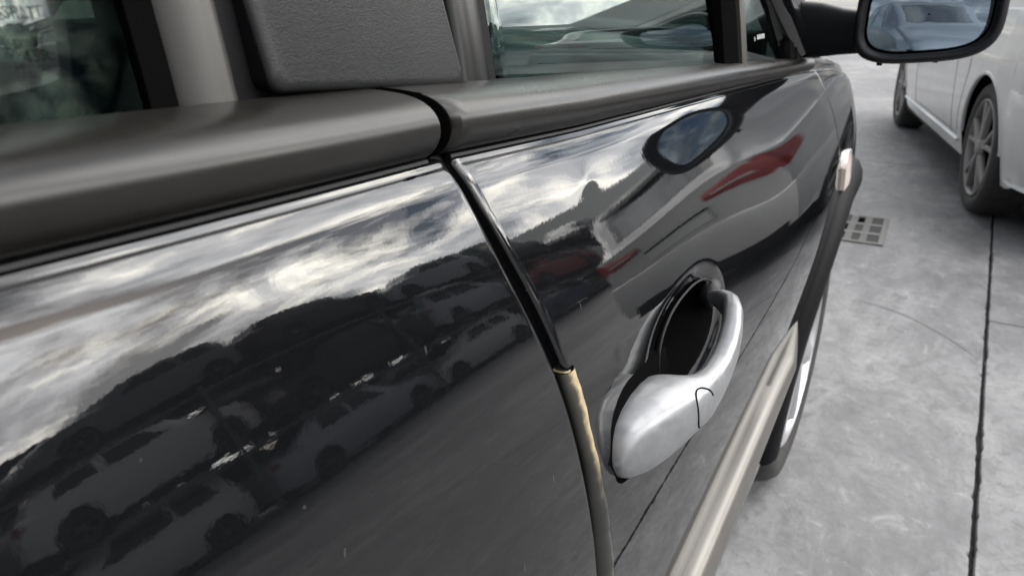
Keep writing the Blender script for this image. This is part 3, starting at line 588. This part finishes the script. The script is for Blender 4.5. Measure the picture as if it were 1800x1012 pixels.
# ------------------------------------------------------------------ wheels
def wheel(name, parent, loc, rt, rr, w, rimmat, style, side=1, det=1):
    """axle along X, outer face towards +X*side"""
    s = side; n = 64 if det else 28
    e = link(bpy.data.objects.new(name, None)); e.parent = parent; e.location = loc
    m = MB(); m.lathe_x([(s*x, r) for x, r in ((-w, rr*.98), (-w*1.0, rt*.90), (-w*.93, rt*.975), (-w*.8, rt), (-w*.2, rt), (-w*.07, rt*.975), (0.004, rt*.93), (.008, rt*.87), (.006, rt*.80), (0, rr*1.05), (-.006, rr*1.01), (-.012, rr*.98))], n)
    if det:                                                              # tread grooves
        pass
    obj('tyre', m, 'tyre_rubber', e, smooth=40)
    m = MB(); m.lathe_x([(s*x, r) for x, r in ((-.010, rr*1.005), (.001, rr*.995), (.003, rr*.965), (-.004, rr*.93), (-.03, rr*.905), (-w*.8, rr*.88))], n)
    nsp = {'hubcap': 8, 'double': 5, 'plain': 6}[style]
    for k in range(nsp):
        for d in ((-.16, .16) if style == 'double' else (0,)):
            a = 2*math.pi*k/nsp+.3; hw0, hw1 = (.022, .013) if style != 'hubcap' else (.03, .034)
            P = []
            for r_, hw, x in ((rr*.14, hw0*.8, -.004), (rr*.5, hw0*.75, -.003), (rr*.95, hw1, -.006)):
                aa = a+d*(r_/rr)**1.0*1.5 if style == 'double' else a
                er = Vector((0, math.cos(aa), math.sin(aa))); et = Vector((0, -math.sin(aa), math.cos(aa)))
                P.append([tuple(er*r_+et*hw*q+Vector((s*(x+o_), 0, 0))) for q, o_ in ((-1, -.02), (-.85, -.001), (-.5, .006), (.5, .006), (.85, -.001), (1, -.02))])
            m.grid(P)
    m.lathe_x([(s*x, r) for x, r in ((.012, .0005), (.012, rr*.10), (.006, rr*.17), (-.012, rr*.22))], 24)
    obj('rim', m, rimmat, e, smooth=40)
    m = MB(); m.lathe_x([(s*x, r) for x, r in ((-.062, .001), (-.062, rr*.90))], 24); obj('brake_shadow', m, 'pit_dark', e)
    return e
wheel('wheel', car, (-.032, 1.62, .312), .312, .228, .19, 'rim_alloy', 'hubcap'); wheel('wheel', car, (-.032, -.88, .312), .312, .228, .19, 'rim_alloy', 'hubcap')
wheel('wheel', car, (2*CX+.032, 1.62, .312), .312, .228, .19, 'rim_alloy', 'hubcap', -1, 0); wheel('wheel', car, (2*CX+.032, -.88, .312), .312, .228, .19, 'rim_alloy', 'hubcap', -1, 0)
# ------------------------------------------------------------------ door mirror
def sup(cx, cz_, a, b, n, q): c, s = math.cos(q), math.sin(q); return cx+a*math.copysign(abs(c)**(2/n), c), cz_+b*math.copysign(abs(s)**(2/n), s)
MY = 1.275; MCX, MCZ = .1065, 1.006
def mring(y, a, b, n=3.4, dx=0, dz=0):
    out = []
    for q in np.linspace(0, 2*math.pi, 56, endpoint=False):
        x, z = sup(MCX+dx, MCZ+dz, a, b, n, q); z += .10*(x-MCX)*(1 if z < MCZ else .2)+.0; out.append((x, y+(x-MCX)*.10, z))
    return out
mirror = link(bpy.data.objects.new('door_mirror', None)); mirror.parent = car
m = MB(); m.loft([mring(MY+.034, .0790, .0510), mring(MY+.002, .0815, .0535), mring(MY-.003, .0855, .0575), mring(MY-.003, .0900, .0615), mring(MY+.003, .0940, .0655), mring(MY+.02, .0955, .067), mring(MY+.06, .092, .064), mring(MY+.10, .080, .054), mring(MY+.125, .056, .036), mring(MY+.133, .02, .012)], cap=False)
obj('housing', m, 'mirror_black', mirror, smooth=60)
mc = Vector((MCX, MY+.010, MCZ)); din = (mc-Vector((.159, 0, 1.038))).normalized(); dout = (Vector((1.45, -3.3, 1.18))-mc).normalized(); mn_ = (dout-din).normalized()
m = MB(); m.add(mring(MY+.034, .0792, .0512), [tuple(range(56))]); obj('mirror_backing', m, 'pit_dark', mirror, smooth=False)
m = MB(); rows = []                                                      # slightly convex glass pad swivelled on its joint inside the frame
edge = mring(0, .0770, .0488)
for f in (.02, .2, .4, .6, .8, 1.0):
    row = []
    for p in edge+edge[:1]: x, z = (p[0]-MCX)*f, (p[2]-MCZ)*f; row.append((MCX+x, MY+.014-(mn_.x*x+mn_.z*z)/mn_.y+(x*x+z*z)/(2*1.3), MCZ+z))
    rows.append(row)
m.grid(rows); obj('mirror_pane', m, 'mirror_glass', mirror, smooth=180)
# arm
m = MB(); rings = []
for x, y, z0, z1, d in ((-.075, 1.335, .936, 1.022, .05), (-.045, 1.330, .938, 1.020, .048), (-.010, 1.322, .944, 1.012, .044), (.025, 1.315, .948, 1.008, .04), (.07, 1.315, .948, 1.0, .04)):
    rings.append([(x, y+d*cq*.5, .5*(z0+z1)+.5*(z1-z0)*sq) for cq, sq in [(math.copysign(abs(math.cos(q))**.6, math.cos(q)), math.copysign(abs(math.sin(q))**.6, math.sin(q))) for q in np.linspace(0, 2*math.pi, 24, endpoint=False)]])
m.loft(rings); obj('mirror_arm', m, 'mirror_black', mirror, smooth=60)
for x, y in ((.052, 1.30), (.125, 1.30)):
    m = MB(); m.tube([(x, y, MCZ-.058), (x, y, MCZ-.068+.1*(x-MCX))], .004, 8); obj('drain_peg', m, 'matte_black', mirror)
# ------------------------------------------------------------------ rest of the dark car: bonnet, windscreen, roof, tail, far side, cabin
m = MB(); rows = []
for y in np.linspace(1.30, 2.30, 26):
    z0 = ztop(y); x0 = X1(min(y, 2.3), z0)-.012
    rows.append([(CX+(x0-CX)*math.cos(q)**.8 if q < math.pi/2 else CX-(x0-CX)*math.cos(math.pi-q)**.8, y, z0+.004+.075*math.sin(q)**.8) for q in np.linspace(0, math.pi, 25)])
m.grid(rows, flip=False); obj('bonnet', m, 'dark_paint', car)
m = MB(); rows = []
for k, (y, hw, z0, z1) in enumerate(((2.295, .672, .30, .80), (2.40, .655, .28, .785), (2.49, .58, .27, .71), (2.53, .44, .30, .62))):
    rows.append([(CX+hw*s, y, z) for s, z in ((1, z0), (1, .5*(z0+z1)), (.97, z1-.06), (.85, z1), (0, z1+.01), (-.85, z1), (-.97, z1-.06), (-1, .5*(z0+z1)), (-1, z0))])
m.grid(rows); obj('front_bumper', m, 'dark_paint', car)
def roofx(y): return gx(ROOFZ, min(y, .8), -.004)
m = MB(); m.grid([[(CX+(gx(1.40, .8, -.03)-CX)*s*(1 if v > .5 else 1.12), 1.32-.72*v, .975+(ROOFZ+.01-.975)*v+.03*(1-s*s)*1) for s in np.linspace(-1, 1, 11)] for v in np.linspace(0, 1, 8)]); obj('windscreen', m, 'pane_glass', car)
m = MB(); rows = []
for y in np.linspace(.62, -1.45, 20):
    x0 = gx(ROOFZ, .3, -.002); rows.append([(CX+(x0-CX)*s, y, ROOFZ-.01+.055*(1-abs(s)**3)*(1-.3*((y+.4)/1.05)**2)) for s in np.linspace(-1, 1, 17)])
m.grid(rows, flip=True); obj('roof', m, 'dark_paint', car, solid=.02)
for s in (1, -1):
    m = MB(); m.tube([(CX+s*(gx(.95, 1.3, -.012)-CX), 1.32, .955), (CX+s*(gx(1.2, 1.0, -.01)-CX), .97, 1.19), (CX+s*(gx(ROOFZ, .6, -.004)-CX), .60, ROOFZ)], .03, 10); obj('windscreen_pillar', m, 'dark_paint', car)
    m = MB(); m.grid([[(CX+s*(gx(z, 0, -.012)-CX), y, z) for y in np.linspace(-1.60 if z < 1.3 else -1.45, -.66, 6)] for z in np.linspace(.985, ROOFZ, 6)], flip=s < 0); obj('rear_pillar', m, 'dark_paint', car, solid=.02)
m = MB(); rows = []
for y, hw, z0, z1 in ((-1.60, .83, .30, .99), (-1.68, .80, .30, .96), (-1.72, .72, .32, .93)): rows.append([(CX+hw*s, y, z) for s, z in ((1, z0), (1.02, .6), (.98, z1), (0, z1+.01), (-.98, z1), (-1.02, .6), (-1, z0))])
m.grid(rows, flip=True); m.f.append(tuple(range(14, 21))); obj('tailgate', m, 'dark_paint', car)
m = MB(); m.grid([[(CX+.72*s, -1.66+.20*v, .97+(ROOFZ-.97)*v) for s in np.linspace(-1, 1, 7)] for v in np.linspace(0, 1, 5)], flip=True); obj('rear_window', m, 'car_glass_dark', car)
def mirrored(o, name):
    me = o.data.copy(); n = len(me.vertices); co = np.empty(n*3); me.vertices.foreach_get('co', co); co = co.reshape(-1, 3); co[:, 0] = 2*CX-co[:, 0]; me.vertices.foreach_set('co', co.ravel()); me.flip_normals()
    q = link(bpy.data.objects.new(name, me)); q.parent = car
    return q
for o in (rear_door, front_door, wing, quarter, front_window, quarter_glass, rear_window): mirrored(o, o.name.split('.')[0])
m = MB(); m.box((CX-.70, -1.55, .20), (CX+.70, 1.22, .26)); m.box((CX-.74, 1.2, .22), (CX+.74, 2.3, .55)); m.box((CX-.745, .93, .50), (CX+.745, 1.30, .978))
for s in (-1, 1): m.box((CX+s*.73-.02, -.85, .25), (CX+s*.73+.02, 1.25, .93))
obj('cabin_tub', m, 'matte_black', car, smooth=False)
for x in (CX-.36, CX+.36):
    seat = link(bpy.data.objects.new('front_seat', None)); seat.parent = car
    for nme, lo, hi in (('seat_cushion', (x-.25, .25, .34), (x+.25, .78, .54)), ('seat_back', (x-.24, .02, .48), (x+.24, .24, 1.08)), ('headrest', (x-.14, -.02, 1.10), (x+.14, .10, 1.30))):
        m = MB(); m.box(lo, hi); obj(nme, m, 'seat_cloth', seat, bevel=.04)
m = MB(); m.box((CX-.62, -.95, .34), (CX+.62, -.45, .56)); m.box((CX-.62, -1.1, .5), (CX+.62, -.92, 1.1)); obj('rear_bench', m, 'seat_cloth', car, bevel=.04)
m = MB(); a = [(CX-.36+.18*math.cos(q), .86+.05*math.sin(q), .90+.17*math.sin(q)) for q in np.linspace(0, 2*math.pi, 30)]; m.tube(a, .014, 8); obj('steering_wheel', m, 'black_rubber', car)
# ------------------------------------------------------------------ other cars
HATCH = dict(L=4.05, H=1.47, W=.86, wy=(.74, 3.32), T=[(0, .985), (.03, 1.02), (.12, 1.12), (.30, 1.33), (.40, 1.43), (.7, 1.452), (1.5, 1.47), (2.1, 1.455), (2.45, 1.38), (2.9, 1.14), (3.15, 1.01), (3.5, .93), (3.85, .82), (4.0, .70), (4.05, .58)],
             S=[(0, .97), (.5, .96), (2.9, .92), (3.2, .90), (3.7, .82), (4.05, .55)], rw=(.085, .36), ws=(2.30, 3.06), sw=[(.62, 1.32), (1.42, 2.50)])
SALOON = dict(L=4.5, H=1.44, W=.87, wy=(.95, 3.65), T=[(0, .99), (.05, 1.02), (.5, 1.05), (.62, 1.08), (1.15, 1.37), (1.4, 1.425), (2.0, 1.44), (2.5, 1.41), (2.8, 1.33), (3.35, 1.03), (3.5, .97), (4.1, .87), (4.4, .76), (4.5, .6)],
              S=[(0, .95), (.6, .95), (3.3, .90), (3.5, .88), (4.1, .80), (4.5, .55)], rw=(.66, 1.22), ws=(2.68, 3.38), sw=[(1.22, 1.95), (2.03, 2.95)])
MPV = dict(L=4.2, H=1.62, W=.87, wy=(.72, 3.35), T=[(0, 1.00), (.03, 1.04), (.14, 1.30), (.24, 1.54), (.4, 1.59), (1.2, 1.62), (1.9, 1.60), (2.3, 1.50), (2.95, 1.18), (3.3, 1.03), (3.8, .90), (4.1, .76), (4.2, .6)],
           S=[(0, .98), (.5, .97), (2.9, .95), (3.3, .92), (3.8, .82), (4.2, .55)], rw=(.045, .215), ws=(2.12, 3.10), sw=[(.40, 1.15), (1.24, 2.45)])
def wplan(sp, y):
    L = sp['L']; return sp['W']*ip(y, [0, .03, .10, .25, .6, 1.2, L*.62, L*.8, L*.92, L*.97, L], [.80, .86, .915, .965, .99, 1.0, 1.0, .985, .93, .86, .74])
def tsm(P, y):                                                           # smoothed polyline
    xs, ys = zip(*P); return sum(np.interp(y+d, xs, ys)*w for d, w in ((-.05, .25), (0, .5), (.05, .25)))
NS, NGL, NR = 14, 8, 8
def section(sp, y, off=0):
    w = wplan(sp, y)+off; T = tsm(sp['T'], y)+off; zs = min(tsm(sp['S'], y), T-.03); zb = .215+.10*sm(.35, .0, y)+.06*sm(sp['L']-.4, sp['L'], y)
    for yc in sp['wy']:
        if abs(y-yc) < .355: zb = max(zb, .315+math.sqrt(.355**2-(y-yc)**2))
    zb = min(zb, zs-.02); P = []
    for k in range(NS):
        z = zb+(zs-zb)*k/(NS-1); q = w*(1-.055*max((.60-z)/.38, 0)**2-.045*max((z-.62)/.34, 0)**2+.006*sm(.66, .72, z)*sm(.82, .72, z)); P.append((q, z))
    xb = P[-1][0]-.012; zr = max(zs+.010, T-.055); tall = sm(.10, .40, zr-zs); xr = xb-.33*(zr-zs)-.10*(1-tall)
    for k in range(NGL): t = k/(NGL-1); P.append((xb+(xr-xb)*t-.0*math.sin(math.pi*t)+.012*math.sin(math.pi*t)*tall, zs+.006+(zr-zs-.006)*t))
    for k in range(1, NR): a = math.pi/2*k/(NR-1); P.append((xr*math.cos(a)**.7 if k < NR-1 else 0, zr+(T-zr)*math.sin(a)**.8))
    return P
def stations(sp, step):
    ys = set(np.round(np.arange(0, sp['L']+.001, step), 4)); 
    for yc in sp['wy']: ys |= set(np.round(yc+.355*np.cos(np.linspace(0, math.pi, int(.71/step*1.6)+9)), 4))
    ys |= {.01, .03, .06, .1, .15, round(sp['L']-.02, 3), sp['L']}
    return sorted(v for v in ys if 0 <= v <= sp['L'])
def body_mesh(sp, step):
    m = MB(); ys = stations(sp, step); rows = []
    for y in ys:
        P = section(sp, y); h = [(x, y, z) for x, z in P]; rows.append([(-x, y, z) for x, _, z in h]+[p for p in h[::-1]][1:])
    m.grid(rows); n = len(rows[0])
    for r, yo in ((rows[0], -.028), (rows[-1], .03)):
        k = len(m.v); m.add([(x*.96, y+yo, z) for x, y, z in r], [])
        base = 0 if yo < 0 else (len(rows)-1)*n
        for i in range(n-1): f = (base+i, k+i, k+i+1, base+i+1); m.f.append(f if yo > 0 else f[::-1])
        f = tuple(k+i for i in range(n)); m.f.append(f if yo < 0 else f[::-1])
    return m
def sidepane(sp, y0, y1, s, off=.005, slope=(0, 0), kv=(1, NGL-2)):
    m = MB(); rows = []
    for k in range(kv[0], kv[1]+1):
        t = (k-kv[0])/max(kv[1]-kv[0], 1); r = []
        for u in np.linspace(0, 1, 14): y = (y0+slope[0]*t)*(1-u)+(y1+slope[1]*t)*u; x, z = section(sp, y)[NS+k]; r.append((s*(x+off), y, z+.001))
        rows.append(r)
    m.grid(rows, flip=s < 0); return m
def toppane(sp, y0, y1, off=.006, sc=.9):
    m = MB(); rows = []
    for y in np.linspace(y0, y1, 10):
        P = section(sp, y)[NS+NGL-1:]; r = [(x*sc, y, z+off) for x, z in P]; rows.append([(-x, y, z) for x, y, z in r]+r[::-1][1:])
    m.grid(rows); return m
def sidebit(sp, y0, y1, z0, z1, s, off=.006, n=12, taper=1):
    m = MB(); rows = []
    for t in np.linspace(0, 1, 6):
        r = []
        for y in np.linspace(y0, y1, n):
            P = section(sp, y)[:NS]; zz = [p[1] for p in P]; xx = [p[0] for p in P]; zc_ = .5*(z0+z1); u = (y-y0)/(y1-y0); hh = .5*(z1-z0)*(1-(1-taper)*u)
            z = zc_+hh*(2*t-1); r.append((s*(np.interp(z, zz, xx)+off*(1-(2*t-1)**4*.8)), y, z))
        rows.append(r)
    m.grid(rows, flip=s < 0); return m
def build_car(name, label, cat, loc, rz, sp, paint, group=None, full=False):
    root = thing(name, label, cat, loc, rz, group); step = .03 if full else .09
    body = obj('body', body_mesh(sp, step), paint, root, smooth=40)
    m = MB(); m.box((-.66, .06, .17), (.66, sp['L']-.1, .70)); m.box((-.80, sp['wy'][0]+.38, .19), (.80, sp['wy'][1]-.38, .30)) if full else None; obj('underbody', m, 'matte_black', root, smooth=False)
    for s in (1, -1):
        for (a, b) in sp['sw']:
            front = b > 2.2; obj('side_window', sidepane(sp, a, b, s, slope=(.04 if not front else 0, -.42 if front else -.05) if a > .7 else (.14, -.03)), 'car_glass_dark', root, smooth=60)
        obj('tail_lamp', sidebit(sp, .0, .12, .80, .965, s, taper=.55), 'red_lens', root, smooth=60)
        obj('head_lamp', sidebit(sp, sp['L']-.34, sp['L']-.03, .60, .70, s), 'clear_lens', root, smooth=60)
        for yc in sp['wy']:
            wheel('wheel', root, (s*(wplan(sp, yc)-.028), yc, .318), .318, .235, .20, 'rim_dirty', 'double' if full else 'plain', s, 1 if full else 0)
    obj('rear_window', toppane(sp, *sp['rw']), 'car_glass_dark', root, smooth=60); obj('windscreen', toppane(sp, *sp['ws']), 'car_glass_dark', root, smooth=60)
    return root
# the white hatchback ahead
AL = R(11.6); WC = Vector((.299+.832*math.cos(AL), 4.356+.832*math.sin(AL), 0)); back = Vector((-math.sin(AL), math.cos(AL), 0))
wloc = WC-back*HATCH['wy'][0]
SPW = dict(HATCH); SPW['wy'] = (.74, 3.46); SPW['L'] = 4.20; SPW['T'] = [(y if y < 1.6 else y+.14, z) for y, z in HATCH['T']]; SPW['S'] = [(y if y < .6 else y+.14, z) for y, z in HATCH['S']]; SPW['ws'] = (2.44, 3.20); SPW['sw'] = [(.62, 1.32), (1.42, 2.64)]
white = build_car('white_car', 'dusty white hatchback parked askew ahead, tail towards the camera beside the black car', 'car', wloc, AL, SPW, 'white_paint', full=True)
def wpart(name, m, material, sub=None, **k): return obj(name, m, material, sub or white, **k)
for s in (1, -1):                                                        # rear faces of the tail lamps, bumper corners, seams, sill strips
    m = MB(); rows = []
    for t in np.linspace(0, 1, 5):
        z = .81+.15*t; r = []
        for u in np.linspace(0, 1, 9): x = .30+.39*u; r.append((s*x, -.036-.010*(1-(2*t-1)**4)+.022*u**4, .885+(z-.885)*(.45+.55*u)))
        rows.append(r)
    m.grid(rows, flip=s > 0); wpart('tail_lamp_inner', m, 'red_lens', smooth=60)
    m = MB(); m.grid([[(s*(.36+.24*u), -.051, .872+.016*t) for u in np.linspace(0, 1, 5)] for t in (0, 1)], flip=s > 0); wpart('reversing_lens', m, 'clear_lens')
    def line(P, r, material, name): 
        m = MB(); m.tube(P, r, 6); return wpart(name, m, material)
    def on(y, z, off=0): P = section(SPW, y)[:NS]; return (s*(np.interp(z, [p[1] for p in P], [p[0] for p in P])+off), y, z)
    for y in (1.36, 2.62): line([on(y+(.10*sm(.5, .95, z) if y < 2 else -.02), z, -.0028) for z in np.linspace(.30, .93, 24)], .0042, 'matte_black', 'door_seam')
    line([on(1.20-.10*sm(.36, .7, z), z, -.0028) for z in np.linspace(.33, .95, 24)], .0042, 'matte_black', 'door_seam')
    line([on(y, .315, -.0028) for y in np.linspace(1.19, 2.62, 20)], .0040, 'matte_black', 'door_seam')
    line([on(y, .285, .004) for y in np.linspace(1.16, 3.06, 20)], .012, 'white_paint', 'sill_strip')
    m = MB(); rows = []                                                  # wheel-arch lip
    for yc in SPW['wy']:
        line([on(yc+.352*math.cos(a), max(.32+.352*math.sin(a), .30), -.004) for a in np.linspace(R(4), R(176), 40)], .011, 'white_paint', 'arch_lip')
    for yy in (1.50, 2.75):
        m = MB(); m.tube([on(yy-.13, .80, .012), on(yy-.10, .80, .03), on(yy+.06, .80, .03), on(yy+.09, .80, .012)], .013, 10); wpart('door_handle', m, 'white_paint')
m = MB(); rows = []                                                      # rear bumper wraps round the tail
for z, o in ((.245, -.03), (.26, .0), (.33, .022), (.45, .030), (.57, .030), (.62, .022), (.635, .0)):
    r = []
    for q in np.linspace(-1, 1, 41):
        if abs(q) < .62: x, y = .72*q/.62, -.030-o
        else:
            k = (abs(q)-.62)/.38; y = -.02+.40*k**1.6; x = math.copysign(wplan(SPW, max(y, 0))*(1-.055*max((.60-z)/.38, 0)**2), q)+math.copysign(o*.75*(1-k**3), q); y = y-o*(1-k)**2
        r.append((x, y, z))
    rows.append(r)
m.grid(rows, flip=False); bmp = wpart('rear_bumper', m, 'white_paint', smooth=45)
m = MB(); m.box((-.58, -.052, .245), (.58, -.040, .315)); wpart('lower_valance', m, 'matte_black', bmp, smooth=False)
m = MB(); m.box((-.27, -.045, .792), (.27, -.029, .808)); wpart('tailgate_crease_shade', m, 'matte_black', smooth=False)  # black strip in place of the shadow under the tailgate crease
m = MB(); m.box((-.26, -.036, .685), (.26, -.029, .785)); wpart('number_plate', m, 'plate_white', smooth=False)
m = MB(); rows = []
for y, dz in ((.30, -.05), (.285, -.02), (.30, .010), (.40, .022), (.52, .012), (.56, .0)):
    T = tsm(SPW['T'], .42); P = []
    for x in np.linspace(-.56, .56, 15): P.append((x, y+.06*(x/.56)**2, T+dz-.035*(abs(x)/.56)**3))
    rows.append(P)
m.grid(rows); wpart('roof_spoiler', m, 'white_paint', smooth=50)
m = MB(); m.tube([(0, .30, 1.16), (.15, .22, 1.115), (.34, .18, 1.09)], .008, 6); wpart('rear_wiper', m, 'matte_black')
for s in (1, -1):
    m = MB(); m.loft([[(s*(.86+k), 3.02+d+.05*math.cos(q), 1.0+h*math.sin(q)) for q in np.linspace(0, 2*math.pi, 14, endpoint=False)] for k, d, h in ((-.02, 0, .02), (.05, 0, .03), (.08, -.01, .075), (.20, -.03, .07), (.23, -.03, .03))]); wpart('side_mirror', m, 'white_paint')
# blue-grey car behind the camera that shows in the door mirror
build_car('parked_car', 'dark grey hatchback parked behind, seen only in the door mirror', 'car', (1.62, -6.25, 0), 0, HATCH, 'scrap_grey', full=False)
# ------------------------------------------------------------------ the breaker's rack: three storeys of scrapped cars on the far side of the yard
RX, GRP = 12.1, 'scrapped cars stacked across the yard'
paints = ['scrap_silver', 'scrap_black', 'scrap_grey', 'scrap_white', 'scrap_blue', 'scrap_black', 'scrap_beige', 'scrap_grey', 'scrap_silver', 'scrap_red', 'scrap_black', 'scrap_white', 'scrap_green', 'scrap_grey', 'scrap_silver', 'scrap_black', 'scrap_blue', 'scrap_grey', 'scrap_white', 'scrap_beige', 'scrap_black']
word = dict(scrap_silver='silver', scrap_white='white', scrap_black='black', scrap_blue='blue', scrap_grey='grey', scrap_red='red', scrap_beige='beige', scrap_green='green')
tier = ['on bottom tier of', 'on middle tier of', 'on top tier of']; kinds = {'hatchback': HATCH, 'saloon': SALOON, 'people carrier': MPV}
knames = ['hatchback', 'people carrier', 'saloon', 'hatchback', 'saloon', 'people carrier', 'hatchback']
plan = [['scrap_silver', 'scrap_white', 'scrap_silver', 'scrap_white', 'scrap_blue', 'scrap_beige', 'scrap_black'],
        ['scrap_grey', 'scrap_white', 'scrap_black', 'scrap_silver', 'scrap_red', 'scrap_white', 'scrap_black'],
        ['scrap_silver', 'scrap_grey', 'scrap_black', 'scrap_silver', 'scrap_green', 'scrap_black', 'scrap_grey']]
protos = {}
def copy_tree(o, parent=None):
    c = o.copy(); link(c); c.parent = parent
    for ch in list(o.children): copy_tree(ch, c)
    return c
used = set()
def one(x, yl, z, rz, kn, pn, lab):
    base, k = lab, 0
    sp = kinds[kn]
    if kn not in protos: c = protos[kn] = build_car('scrapped_car', lab, 'car', (x, yl, z), rz, sp, pn, GRP)
    else:
        c = copy_tree(protos[kn]); c.location = (x, yl, z); c.rotation_euler = (rng.uniform(-.035, .035), rng.uniform(-.03, .03), rz+rng.uniform(-.13, .13)); c['label'] = lab
        for ch in c.children:
            if ch.name.startswith('body'): ch.material_slots[0].link = 'OBJECT'; ch.material_slots[0].material = MATS[pn]
for ri, rx in enumerate((RX, RX+2.6)):
    for ti in range(3):
        y = -1.6+.5*ti-.9*ri; prev = None
        for i in range(7):
            kn = knames[(i+2*ti+3*ri) % 7]; sp = kinds[kn]; pn = plan[ti][(i+4*ri) % 7]; flip = (i*3+ti) % 2
            nb = word[plan[ti][(i+1+4*ri) % 7]]; pv = word[plan[ti][(i-1+4*ri) % 7]]
            lab = f'scrapped {word[pn]} {kn} {tier[ti].replace("the ", "")} {"front" if ri == 0 else "back"} row, between {pv} and {nb} cars'
            one(rx+rng.uniform(-.2, .2), y+sp['L']*(.0 if not flip else 1.0), 1.52*ti, math.pi if flip else 0, kn, pn, lab)
            y += sp['L']+rng.uniform(.15, .5)
rack = thing('storage_rack', 'grey steel rack that carries the scrapped cars across the yard', 'rack', (RX, 12, 0))
for k in range(8):
    for dx in (-1.0, 1.0): m = MB(); m.box((dx-.035, -14.2+4.6*k, 0), (dx+.035, -14.13+4.6*k, 3.1)); obj('rack_post', m, 'grey_steel', rack, smooth=False)
for t_ in (1.47, 2.99):
    for dx in (-.75, .75): m = MB(); m.box((dx-.05, -14.3, t_-.07), (dx+.05, 18.2, t_-.005)); obj('rack_beam', m, 'grey_steel', rack, smooth=False)
# white bag left on the ground across the lane
# ------------------------------------------------------------------ workshop building and trees round the yard
b = thing('workshop_building', 'long grey workshop with a low gable and pale fascia behind the white car', 'building', (17, 40, 0), R(-8))
m = MB(); m.add([(-16, -6, 0), (16, -6, 0), (16, 12, 0), (-16, 12, 0), (-16, -6, 5.2), (16, -6, 5.2), (16, 12, 5.2), (-16, 12, 5.2)], [(0, 1, 5, 4), (1, 2, 6, 5), (2, 3, 7, 6), (3, 0, 4, 7)]); obj('wall', m, 'building_wall', b, smooth=False)
m = MB(); m.add([(-16.5, -6.6, 5.2), (16.5, -6.6, 5.2), (16.5, 3, 8.2), (-16.5, 3, 8.2), (16.5, 12.6, 5.2), (-16.5, 12.6, 5.2)], [(0, 1, 2, 3), (3, 2, 4, 5), (0, 3, 5), (1, 4, 2)]); obj('roof', m, 'building_roof', b, smooth=False)
m = MB(); m.box((-16.6, -6.75, 4.85), (16.6, -6.6, 5.25)); obj('fascia', m, 'pale_metal', b, smooth=False)
for k in range(5):
    m = MB(); m.box((-14+6*k, -6.12, 0), (-13.6+6*k, -6.01, 4.8)); obj('wall_post', m, 'pale_metal', b, smooth=False)
    m = MB(); m.box((-12.6+6*k, -6.06, .05), (-9.6+6*k, -6.015, 3.6)); obj('roller_door', m, 'grey_steel', b, smooth=False)
def tree(x, y, h, r, label, seed):
    rg = np.random.RandomState(seed); t = thing('broadleaf_tree', label, 'tree', (x, y, 0), 0, 'trees along the far edge of the yard')
    m = MB(); m.tube([(0, 0, 0), (.05, .02, h*.3), (-.05, .06, h*.55), (.02, 0, h*.8)], [.22, .17, .11, .04], 8)
    for k in range(6): a = rg.uniform(0, 6.28); z = h*rg.uniform(.35, .6); m.tube([(0, 0, z), (r*.35*math.cos(a), r*.35*math.sin(a), z+h*.12), (r*.7*math.cos(a), r*.7*math.sin(a), z+h*.2)], [.07, .05, .02], 6)
    obj('trunk', m, 'bark', t); V = []; F = []
    cl = [(rg.normal(0, r*.42), rg.normal(0, r*.42), h*.68+rg.normal(0, h*.13)) for _ in range(26)]
    m = MB()
    for cx, cy, cz_ in cl:
        for _ in range(110):
            p = np.array([cx, cy, cz_])+rg.normal(0, r*.17, 3); a, b_ = rg.normal(0, 1, 3), rg.normal(0, 1, 3); a /= np.linalg.norm(a); b_ -= a*a.dot(b_); b_ /= np.linalg.norm(b_); s = rg.uniform(.07, .15)
            m.add([p-a*s, p+b_*s*.5, p+a*s, p-b_*s*.5], [(0, 1, 2, 3)])
    obj('crown', m, 'leaf', t, smooth=False)
tree(-3.5, 46, 6.5, 3.0, 'bushy green tree far ahead beyond the mirror arm', 1); tree(-11, 52, 7.5, 3.4, 'taller green tree far ahead, left of the bushy one', 2)

# children keep the world placement in which they were modelled
dg = bpy.context.evaluated_depsgraph_get()
for ch in car.children: ch.matrix_parent_inverse = Matrix.Translation(-car.location)
